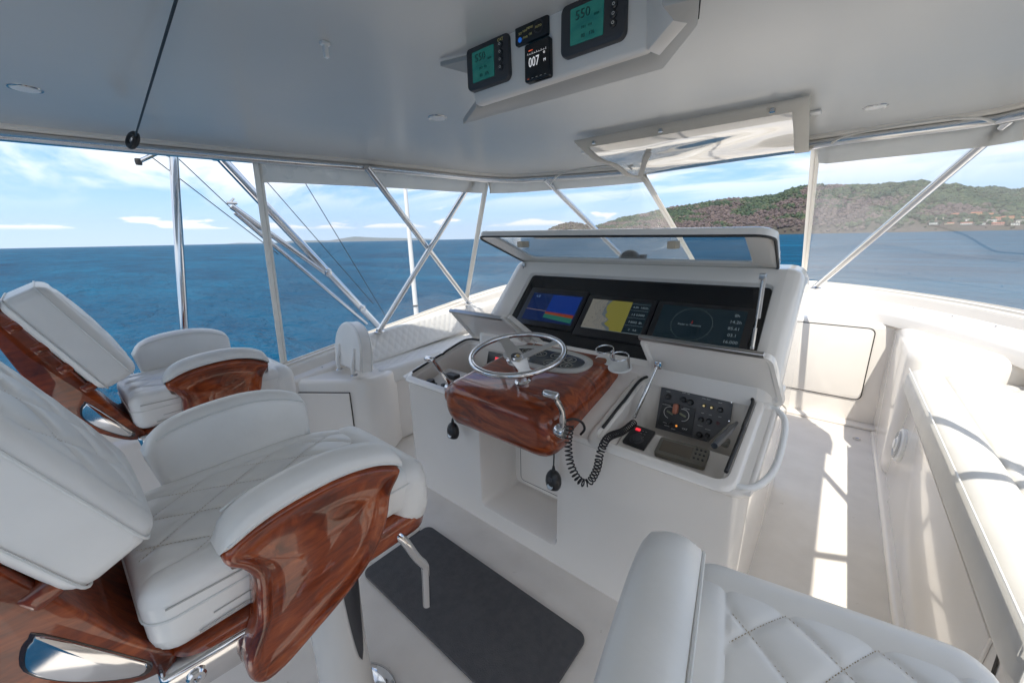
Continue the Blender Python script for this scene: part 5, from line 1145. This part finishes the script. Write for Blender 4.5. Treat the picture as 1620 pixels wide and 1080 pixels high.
# VHF coil cord
def coil(path, r, pitch, wr, nm, lb, m=black_cord):
    P = catmull(path, 24); P = [np.array(p) for p in P]; L_ = 0; out2 = []; ph = 0; u = None
    # resample
    seg = [0]; 
    for i in range(1, len(P)): seg.append(seg[-1] + np.linalg.norm(P[i] - P[i - 1]))
    n_ = int(seg[-1] / pitch * 12); last = None
    for k in range(n_ + 1):
        s = seg[-1] * k / n_; p = np.array([np.interp(s, seg, [q[j] for q in P]) for j in range(3)]); s2 = min(seg[-1], s + .004); s1 = max(0, s - .004)
        t_ = np.array([np.interp(s2, seg, [q[j] for q in P]) - np.interp(s1, seg, [q[j] for q in P]) for j in range(3)]); t_ /= np.linalg.norm(t_)
        if u is None: u = np.cross(t_, [0, 1., .2]); 
        u = u - t_ * (u @ t_); u /= np.linalg.norm(u); w = np.cross(t_, u); a = 2 * math.pi * s / pitch
        out2.append(p + r * (math.cos(a) * u + math.sin(a) * w))
    g = G(); tube(g, out2, wr, 6); return g.build(nm, m, label=lb, cat='coiled cord', autosharp=80)
coil([ax(903, 672, -.83), ax(899, 700, -.83), ax(903, 735, -.80), ax(917, 760, -.76), ax(932, 762, -.73), ax(944, 742, -.70), ax(950, 715, -.69), ax(962, 692, -.70), ax(985, 682, -.70), ax(1003, 668, -.70)], .0155, .0185, .0034, 'coiled_cord', 'black coiled cord looping from the wooden pod down and into the starboard hatch')
# ------------------------------------------------------------------ wooden helm pod with the wheel
def pt(x, y, o=0.): return (x, y, .975 + .12 * (y - 1.36) + o)
POD = thing('helm_pod', 'glossy varnished teak pod standing proud of the dash, carrying wheel and gauges', 'helm pod', (-1.285, 1.7, .8))
px0, px1 = -1.665, -.89
def pod_ring(y, ins, n=7):
    zt = pt(0, y)[2] - ins * .75; zb = .715 + .235 * max(0, y - 1.47) + ins * .9; x0_, x1_ = px0 + ins * 1.1, px1 - ins * 1.1
    t_ = (y - 1.36) / .8; x0_ += .03 * max(0, t_) ; x1_ -= .0
    r = min(.10, (zt - zb) / 2 * .95); return [(p[0], y, p[1]) for p in rrect(x0_, x1_, zb, zt, r, n)]
rings = []
for k in range(9): a = math.pi / 2 * k / 8; rings.append(pod_ring(1.325 + .085 * (1 - math.cos(a)), .085 * (1 - math.sin(a))))
for y in np.linspace(1.45, 2.05, 12): rings.append(pod_ring(y, 0))
for k in range(1, 9): a = math.pi / 2 * k / 8; rings.append(pod_ring(2.05 + .08 * math.sin(a), .07 * (1 - math.cos(a))))
g = G(); loft(g, rings); g.build('wooden_body', wood_pod, POD, autosharp=80)
# side boss for the lever
for s, xx in ((1, px1), (-1, px0 + .01)):
    g = G(); lathe(g, [(.062, -.05), (.060, .0), (.050, .012), (.03, .018), (0, .018)], frame((xx - s * .004, 1.41, .875), (s, 0, 0), (0, 1, 0)), 28); g.build('lever_boss', wood_pod, POD, autosharp=60)
# gauge cluster
GC = (-1.30, 1.865); TG = Matrix.Translation(pt(*GC, .001)) @ Matrix.Rotation(math.atan(.12), 4, 'X')
def sell(rx, ry, n=56, p=2.6): return [(math.copysign(abs(math.cos(2 * math.pi * k / n)) ** (2 / p), math.cos(2 * math.pi * k / n)) * rx, math.copysign(abs(math.sin(2 * math.pi * k / n)) ** (2 / p), math.sin(2 * math.pi * k / n)) * ry) for k in range(n)]
g = G(); L3 = lambda pts, h: [tuple(TG @ Vector((p[0], p[1], h))) for p in pts]
loft(g, [L3(sell(.300, .150), -.01), L3(sell(.300, .150), .008), L3(sell(.294, .144), .013), L3(sell(.262, .114), .013), L3(sell(.256, .108), .008), L3(sell(.256, .108), .002)], cap=False); g.build('gauge_bezel', mat('satin_bezel', (.55, .54, .51), .3), POD, autosharp=40)
g = G(); P = L3(sell(.258, .110), .005); g.add(P, [tuple(range(len(P)))]); g.build('gauge_face', mat('smoked_face', (.05, .058, .066), .06), POD, smooth=False)
for (u, v, r) in ((-.17, .045, .036), (-.06, .035, .036), (.045, .055, .038), (.15, .035, .038), (.06, -.05, .036), (.175, -.045, .034), (-.13, -.045, .036)):
    g = G(); torus(g, r, .0025, TG @ Matrix.Translation((u, v, .007)), 28, 6); torus(g, r * .45, .0012, TG @ Matrix.Translation((u, v, .0065)), 20, 5)
    g.build('gauge', mat('brass_ring', (.30, .29, .25), .4), POD)
    g = G(); g.bm(rb(r * .9, .0022, .001, 0, 1), TG @ Matrix.Translation((u, v, .0072)) @ Matrix.Rotation(u * 9, 4, 'Z')); g.build('needle', white_mark, POD, smooth=False)
# steering wheel
WC = Vector((-1.228, 1.505, 1.172)); TW = Matrix.Translation(WC) @ Matrix.Rotation(math.radians(10), 4, 'X') @ Matrix.Rotation(math.radians(1.5), 4, 'Y')
SW = thing('steering_wheel', 'polished steel steering wheel with three flat spokes above the wooden pod', 'steering wheel', tuple(WC))
g = G(); torus(g, .243, .0145, TW, 72, 16); g.build('rim', steel, SW, autosharp=180)
def spoke(ang, wi, wo, hole=False):
    g = G(); c, s = math.cos(ang), math.sin(ang); Ro = TW @ Matrix.Rotation(ang, 4, 'Z')
    P = [(.02, -wi), (.10, -wi * .85), (.19, -wo * .8), (.238, -wo * 1.25), (.238, wo * 1.25), (.19, wo * .8), (.10, wi * .85), (.02, wi)]
    V = []; n_ = len(P)
    dish = lambda r: -.035 * (1 - min(1, r / .238)) ** 1.3
    prism(g, P, -.003, .003, 'z'); g.v = [tuple(Ro @ Vector((x, y, z + dish(x)))) for (x, y, z) in g.v]; g.build('spoke', mat('brushed_spoke', (.62, .61, .60), .28, metal=1.), SW, autosharp=30)
spoke(math.radians(150), .042, .034); spoke(math.radians(-42), .042, .034); spoke(math.radians(60), .03, .026)
g = G(); lathe(g, [(.062, -.045), (.062, -.034), (.052, -.030), (.05, -.0285), (.03, -.028), (.026, -.022), (.014, -.018), (0, -.018)], TW, 32); g.build('hub_plate', steel, SW)
g = G(); torus(g, .022, .006, TW @ Matrix.Translation((-.018, .006, -.022)), 24, 8); g.build('hub_ring', char_m, SW)
g = G(); lathe(g, [(.010, -.02), (.010, -.012), (.006, -.009), (0, -.009)], TW, 16); g.build('hub_nut', brass, SW)
hub0 = Vector(pt(-1.225, 1.545)); 
g = G(); TT = frame(hub0, (WC - hub0), (1, 0, 0)); Lh = (WC - hub0).length - .04
lathe(g, [(.044, -.01), (.044, .012), (.034, .022), (.030, .05), (.036, Lh - .02), (.05, Lh)], TT, 28); g.build('column', steel, SW)
# throttle levers
def lever(knob, knob2, base, bx, lb, s):
    R = thing('throttle_lever', lb, 'lever', tuple(base), 'chrome throttle levers on the helm pod')
    g = G(); k0, k1 = np.array(knob), np.array(knob2); d = (k1 - k0) / np.linalg.norm(k1 - k0); tube(g, [k0, k0 + d * .003, k0 + d * .008, k1 - d * .008, k1 - d * .003, k1], [.010, .0155, .0175, .0175, .0155, .010], 18); g.build('grip', steel, R, autosharp=80)
    g = G(); tube(g, [k0 - d * .004, k0 + d * .002], .0115, 14); g.build('end_button', black, R)
    m_ = (k0 + k1) / 2 + d * .012; b_ = np.array(base); mid = (m_ + b_) / 2 + np.array([0, -.0, .0]) + np.array([s * .012, .012, .01])
    g = G(); tube(g, catmull([m_, m_ * .7 + mid * .3 + np.array([0, .004, 0]), mid, b_ + np.array([0, 0, .02]), b_], 5), [.012] * 6 + [.014] * 6 + [.017] * 9, 14); g.build('arm', steel, R, autosharp=80)
    g = G(); lathe(g, [(.030, -.03), (.034, -.02), (.034, .008), (.030, .014), (.02, .017), (0, .017)], frame(b_, (s, 0, 0), (0, 1, 0)), 28); g.build('pivot', steel, R)
    g = G(); lathe(g, [(.026, .0145), (.024, .0165), (.012, .018), (0, .018)], frame(b_ + np.array([s * .0015, 0, 0]), (s, 0, 0), (0, 1, 0)), 28); g.build('pivot_cap', alu, R)
lever((-.915, 1.30, 1.095), (-.840, 1.30, 1.095), (-.865, 1.375, .895), 0, 'chrome throttle lever on the right side of the wooden pod', 1)
lever((-1.745, 1.31, 1.095), (-1.675, 1.31, 1.10), (-1.675, 1.41, .90), 0, 'chrome throttle lever on the left side of the wooden pod', -1)
# hanging pendants
def pendant(x, y, ztop, zb, lb):
    R = thing('pendant_switch', lb, 'pendant', (x, y, zb), 'black pendants hanging from the wooden pod')
    T = Matrix.Translation((x, y, zb))
    g = G(); pr = [(.014, 0), (.030, .004), (.038, .018), (.042, .040), (.040, .062), (.032, .082), (.022, .094), (.014, .098), (.010, .100)]
    V = []; n = 20
    for (r, z) in pr:
        for k in range(n): a = 2 * math.pi * k / n; V.append((r * math.cos(a), r * .8 * math.sin(a), z))
    Fc = [(i * n + k, i * n + (k + 1) % n, (i + 1) * n + (k + 1) % n, (i + 1) * n + k) for i in range(len(pr) - 1) for k in range(n)] + [tuple(range(n))[::-1], tuple((len(pr) - 1) * n + k for k in range(n))]
    g.add(V, Fc, T); g.build('body', black, R)
    g = G(); tube(g, [T @ Vector((0, 0, .098)), T @ Vector((0, 0, .105)), T @ Vector((0, 0, .125))], [.010, .009, .005], 10); tube(g, [T @ Vector((0, 0, .12)), (x, y + .01, ztop)], .0035, 8); g.build('cable', black_cord, R, autosharp=80)
    F_ = frame((x, y - .030, zb + .028), (0.25, -1, .35), (1, 0, 0))
    g = G(); lathe(g, [(.015, -.006), (.015, .004), (.012, .005), (.0115, .003), (0, .003)], F_, 20); g.build('button', alu, R)
    text('1', .011, F_ @ Matrix.Translation((0, 0, .0028)), black, R, 'lettering', .0003)
    F2 = frame((x, y - .031, zb + .066), (0.25, -1, .15), (1, 0, 0)); g = G(); g.bm(rb(.020, .020, .008, .002, 2), F2); g.build('badge', char_m, R)
pendant(-1.655, 1.40, .76, .585, 'black pendant hanging under the left end of the wooden pod')
pendant(-.918, 1.385, .90, .565, 'black pendant hanging on a longer cable under the right lever')
g = G(); tube(g, catmull([(-.90, 1.40, .915), (-.85, 1.44, .935), (-.82, 1.47, .915), (-.81, 1.48, .88), (-.83, 1.48, .845)], 5), .006, 8); g.build('cord_loop', black_cord, cat='cord', label='short loop of black cord behind the right throttle lever')
# left hatch contents
for (px_, py_, w_, h_, lb) in ((738, 569, .10, .13, 'black panel with a red button in the port hatch'), ):
    R = thing('red_button_panel', lb, 'switch panel', (-1.9, 2.02, .78)); T = frame((-1.84, 2.02, .86), (0, -.97, .26), (1, 0, 0))
    g = G(); prism(g, [(-.10, -.06), (.16, -.06), (.16, .075), (-.10, .075)], 0, .008, 'z', T=T, bev=.002, bev_all=False); g.build('plate', black, R)
    g = G(); prism(g, [(-.02, -.005), (.045, -.005), (.045, .045), (-.02, .045)], .008, .014, 'z', T=T, bev=.003, bev_all=False); g.build('button', mat('lit_red_button', (.7, .03, .04), .3), R)
R = thing('port_hatch_controls', 'small black control knobs and switches on the shelf of the port hatch', 'controls', (-1.98, 1.6, .76))
g = G(); hull8(g, [(-2.14, 1.52, .68), (-1.66, 1.52, .68), (-1.66, 1.80, .76), (-2.14, 1.80, .76), (-2.14, 1.52, .76), (-1.66, 1.52, .76), (-1.66, 1.80, .83), (-2.14, 1.80, .83)], .01, 2); g.build('shelf', gel, R)
for (x, y, r) in ((-2.06, 1.57, .045), (-1.92, 1.57, .035)):
    z = .76 + .25 * (y - 1.52); g = G(); lathe(g, [(r, 0), (r, .012), (r * .7, .022), (r * .6, .045), (r * .3, .05), (0, .05)], Matrix.Translation((x, y, z)), 20); g.build('knob', black, R)
g = G(); g.bm(rb(.10, .06, .035, .008, 2, (-1.98, 1.70, .825))); g.build('switch_block', char_m, R); g = G(); g.bm(rb(.07, .05, .03, .008, 2, (-1.85, 1.64, .81))); g.build('switch_block', char_m, R)

# ------------------------------------------------------------------ helm chairs
def helm_chair(name_lb):
    C = thing('helm_chair', name_lb, 'helm chair', (0, 0, 0), 'white helm chairs with varnished teak arms')
    # pedestal
    g = G(); pr = [(.17, 0), (.172, .008), (.160, .020), (.135, .030), (.11, .036)]; lathe(g, pr, None, 40); g.build('base_flange', steel, C)
    g = G(); n = 32; V = []
    st_ = [(.105, .095, .03), (.10, .09, .12), (.095, .085, .3), (.10, .085, .5), (.11, .09, .68), (.13, .10, .76), (.17, .13, .80)]
    rings = [[(rx * math.cos(2 * math.pi * k / n), ry * math.sin(2 * math.pi * k / n), z) for k in range(n)] for rx, ry, z in st_]
    loft(g, rings); g.build('pedestal', mat('satin_pedestal', (.62, .60, .57), .25, metal=.0, coat=.5), C, autosharp=80)
    g = G(); zl = [.30 + .40 * k / 12 for k in range(13)]; g.add([((np.interp(z_, [.3, .5, .68, .76], [.095, .10, .11, .13]) + .003) * math.cos(q_), (np.interp(z_, [.3, .5, .68, .76], [.085, .085, .09, .10]) + .003) * math.sin(q_), z_) for z_ in zl for q_ in [math.radians(20 + 26 * max(0, (z_ - .3) / .4) ** .5 * t_) for t_ in (-1, -.5, 0, .5, 1)]], [(i * 5 + k, i * 5 + k + 1, i * 5 + k + 6, i * 5 + k + 5) for i in range(12) for k in range(4)]); g.build('dark_recess_patch', char_m, C)  # flat dark patch drawn where the column is recessed
    # seat pan
    g = G(); b_ = G(); prism(g, rrect(-.245, .245, -.42, .27, .07, 6), .80, .90, 'z', bev=.035, seg=5, bev_all=False); g.build('seat_pan', wood_ch, C, autosharp=60)
    # seat cushion
    def bend(V):
        f = np.clip((V[:, 1] - .10) / .25, 0, 1); V[:, 2] -= (.05 * f ** 2) * (V[:, 2] > .05); side = np.clip((np.abs(V[:, 0]) - .12) / .12, 0, 1) ** 2
        V[:, 2] += .012 * side * (V[:, 2] > .08) * (1 - f); return V
    TMs = Matrix.Translation((0, -.10, .90))
    cushion('seat_cushion', .485, .67, .175, .05, TMs, vinyl_w, C, quilt=(.132, .185), stitch=True, margin=(.075, .022), res=.0065, qd=.011, crown=.012, bend=bend)
    cushion('front_roll', .50, .15, .235, .07, Matrix.Translation((0, .213, .815)), vinyl_w, C, res=.03, crown=.004)
    g = G(); tube(g, [(p[0], p[1] - .10, 1.0) for p in rrect(-.2435, .2435, -.336, .336, .05, 6)], .003, 6, closed=True); g.build('piping', piping_m, C)
    g = G(); zy = lambda y, z: (.2445, y, z)
    tube(g, [zy(-.40, 1.03), zy(-.2, 1.025), zy(.05, 1.03)], .0022, 5); tube(g, [zy(-.33, .96), zy(-.18, .965), zy(-.17, 1.02)], .0015, 5); tube(g, [zy(-.36, .935), zy(-.2, .94)], .0025, 5); g.build('zip_seam', mat('seam_grey', (.45, .44, .42), .7), C)
    g = G(); g.bm(rb(.006, .022, .008, .002, 2, (.247, -.205, .942))); g.build('zip_pull', steel, C)
    # backrest
    a = math.radians(26); u = np.array([0, -math.sin(a), math.cos(a)]); n_ = np.array([0, math.cos(a), math.sin(a)]); base = np.array([0, -.365, 1.19])
    c = base + u * .235 - n_ * .155; TB = frame(c, n_, (1, 0, 0))
    cushion('back_cushion', .46, .47, .158, .042, TB, vinyl_w, C, quilt=(.132, .185), stitch=True, margin=.045, res=.0065, qd=.011, crown=.02)
    g = G()
    for h in (.128, .026): tube(g, [TB @ Vector((p[0], p[1], h)) for p in rrect(-.2308, .2308, -.2358, .2358, .042, 6)], .0032, 6, closed=True)
    g.build('piping', piping_m, C)
    P_ = [(-.40, .885), (-.455, .98), (-.505, 1.10), (-.59, 1.30), (-.70, 1.54), (-.745, 1.57), (-.77, 1.54), (-.735, 1.40), (-.70, 1.25), (-.655, 1.10), (-.60, 1.00), (-.53, .92), (-.46, .865), (-.41, .862)]
    P_ = [tuple(p) for p in catmull(P_, 3, closed=True)]
    g = G(); prism(g, P_, -.205, .205, 'x', bev=.014, seg=4, bev_all=False); g.build('back_frame', wood_ch, C, autosharp=50)
    for s in (-1, 1):
        for f in (.04, .30, .56, .82):
            q = base + u * (.03 + .42 * f) - n_ * .163; g = G(); g.bm(rb(.05, .045, .060, .012, 3), frame(q + np.array([s * .185, 0, 0]), n_, (1, 0, 0))); g.build('mounting_block', wood_ch, C)
        I_ = [(-.60, 1.105), (-.585, 1.125), (-.565, 1.12), (-.455, .935), (-.44, .90), (-.46, .885), (-.52, .935), (-.575, 1.0), (-.605, 1.06)]; I_ = [(-.475 + (p[0] + .475) * .8, .915 + (p[1] - .915) * .8) for p in I_]
        g = G(); I_ = [tuple(p) for p in catmull(I_, 3, closed=True)]; prism(g, I_, s * .203, s * .211, 'x', bev=.004, bev_all=False); g.build('chrome_inlay', steel, C)
        I2 = [(p[0] + (-.525 - p[0]) * -.10, p[1] + (1.0 - p[1]) * -.10) for p in I_]; g = G(); prism(g, I2, s * .200, s * .2065, 'x', bev=.002, bev_all=False); g.build('inlay_surround', mat('dark_wood_line', (.03, .012, .008), .2, coat=1.), C)
        g = G(); hull8(g, [(s * .19, -.43, .80), (s * .252, -.43, .80), (s * .252, -.20, .775), (s * .19, -.20, .775), (s * .19, -.44, .885), (s * .256, -.44, .885), (s * .254, -.20, .865), (s * .19, -.20, .865)], .014, 3); g.build('hinge_bracket', steel, C)
        g = G(); lathe(g, [(.018, -.01), (.018, .006), (.014, .010), (.008, .010), (.007, .004), (0, .004)], frame((s * .255, -.385, .845), (s, 0, 0), (0, 1, 0)), 20); g.build('pivot_bolt', steel, C)
        # arm
        O_ = [(-.292, 1.125), (-.24, 1.150), (-.16, 1.166), (-.05, 1.170), (.04, 1.155), (.105, 1.128), (.135, 1.105), (.128, 1.082), (.100, 1.045), (.082, .98), (.055, .925), (.010, .870), (-.06, .822), (-.15, .780), (-.235, .745), (-.285, .745), (-.305, .78), (-.300, .84), (-.272, .90), (-.262, .96), (-.256, 1.02), (-.272, 1.06), (-.297, 1.09)]
        O2 = np.array([p for p in catmull(O_, 5, closed=True)]); cen = np.array([-.10, 1.0])
        def shr(k, kx=None): 
            # inward offset along the outline normal
            nx = np.roll(O2, -1, 0) - np.roll(O2, 1, 0); nn = np.stack([nx[:, 1], -nx[:, 0]], 1); nn /= np.linalg.norm(nn, axis=1)[:, None]
            ar = np.sum(O2[:, 0] * np.roll(O2[:, 1], -1) - np.roll(O2[:, 0], -1) * O2[:, 1]); sg = -1 if ar > 0 else 1
            return O2 + nn * k * sg
        sy, sz = (-.035, .042) if s < 0 else (0, 0)
        def R3(x, k): return [(s * x, float(p[0]) + sy, float(p[1]) + sz) for p in shr(k)]
        rings = [R3(.245, .004), R3(.250, .0), R3(.285, .0), R3(.296, .003), R3(.303, .009), R3(.305, .016), R3(.3035, .021)]
        def RS(x, k): c_ = O2.mean(0); q_ = shr(.021); return [(s * x, float(c_[0] + (p[0] - c_[0]) * k) + sy, float(c_[1] + (p[1] - c_[1]) * k) + sz) for p in q_]
        rings += [RS(.296, .93), RS(.292, .86), RS(.294, .6), RS(.296, .3)]
        g = G(); loft(g, rings); g.build('arm_panel', wood_ch, C, autosharp=70)
        # upholstered pad: arched section wrapped over the panel
        top = [(-.305, 1.128), (-.24, 1.158), (-.16, 1.174), (-.05, 1.178), (.04, 1.163), (.105, 1.136), (.138, 1.112)]
        topc = catmull(top, 4); rings = []
        L_ = len(topc)
        for i, p in enumerate(topc):
            f = i / (L_ - 1); e = math.sqrt(max(0, 1 - (2 * f - 1) ** 8)); hgt = .044 * e + .004; xo, xi = .312 - .012 * (1 - e), .212 + .02 * (1 - e); zb_ = p[1]; dn = (.105 if s > 0 else .17) * e * (1 - .25 * f)
            sec = [(xo, 0), (xo + .004, hgt * .35), (xo - .006, hgt * .75), (xo - .03, hgt), ((xo + xi) / 2, hgt * 1.06), (xi + .03, hgt * .98), (xi + .008, hgt * .7), (xi, hgt * .2), (xi, -dn * .5), (xi + .006, -dn), (xi + .05, -dn - .006), (.249, -dn), (.249, -.01), (.285, -.004)]
            rings.append([(s * a, p[0] + (hgt * .12) - (.035 if s < 0 else 0), zb_ + b_ + (.042 if s < 0 else 0)) for a, b_ in sec])
        g = G(); loft(g, rings); g.build('arm_pad', vinyl_w, C, autosharp=75)
        g = G(); ds, dz_ = (-.035, .042) if s < 0 else (0, 0); tube(g, [(s * .3125, p[0] + ds, p[1] + .006 + dz_) for p in topc[1:-1]], .0032, 6); tube(g, [(s * .2155, p[0] + ds, p[1] + .030 + dz_) for p in topc[2:-2]], .003, 6); g.build('piping', piping_m, C)
    # slide handle
    g = G(); tube(g, catmull([(.16, .10, .845), (.235, .14, .838), (.25, .19, .72), (.252, .214, .675), (.252, .218, .64), (.25, .213, .50)], 5), .014, 14); g.build('slide_handle', steel, C, autosharp=80)
    g = G(); g.bm(rb(.44, .09, .05, .015, 3, (0, .20, .795))); g.build('front_bracket', steel, C)
    return C
def copy_tree(o, parent=None):
    c = o.copy(); col.objects.link(c)
    if parent: c.parent = parent
    for ch in [x for x in o.children]: copy_tree(ch, c)
    return c
ch1 = helm_chair('nearest helm chair at lower left, white quilted leather with large glossy teak arm panel'); ch1.location = (-1.20, .42, 0)
ch2 = copy_tree(ch1); ch2['label'] = 'second white helm chair behind it at far left, against the sea'; ch2.location = (-2.65, .57, 0)
ch3 = copy_tree(ch1); ch3['label'] = 'helm chair cut off at the bottom right, only arm pad and quilted seat showing'; ch3.location = (.115, .61, 0); ch3.rotation_euler = (0, 0, math.radians(10))

# ------------------------------------------------------------------ sea air
hz = bpy.data.materials.new('sea_haze'); hz.use_nodes = True; t = hz.node_tree; t.nodes.clear()
ho = N(t, 'ShaderNodeOutputMaterial'); pv_ = N(t, 'ShaderNodeVolumePrincipled'); pv_.inputs['Color'].default_value = (.72, .84, 1, 1); pv_.inputs['Density'].default_value = 1.7e-5; pv_.inputs['Anisotropy'].default_value = .2
t.links.new(pv_.outputs[0], ho.inputs['Volume'])
g = G(); box(g, -34000, 34000, -34000, 34000, SEA - 1, 1450, 0, 1); g.build('haze', hz, kind='stuff', smooth=False, label='thin sea haze over the bay')
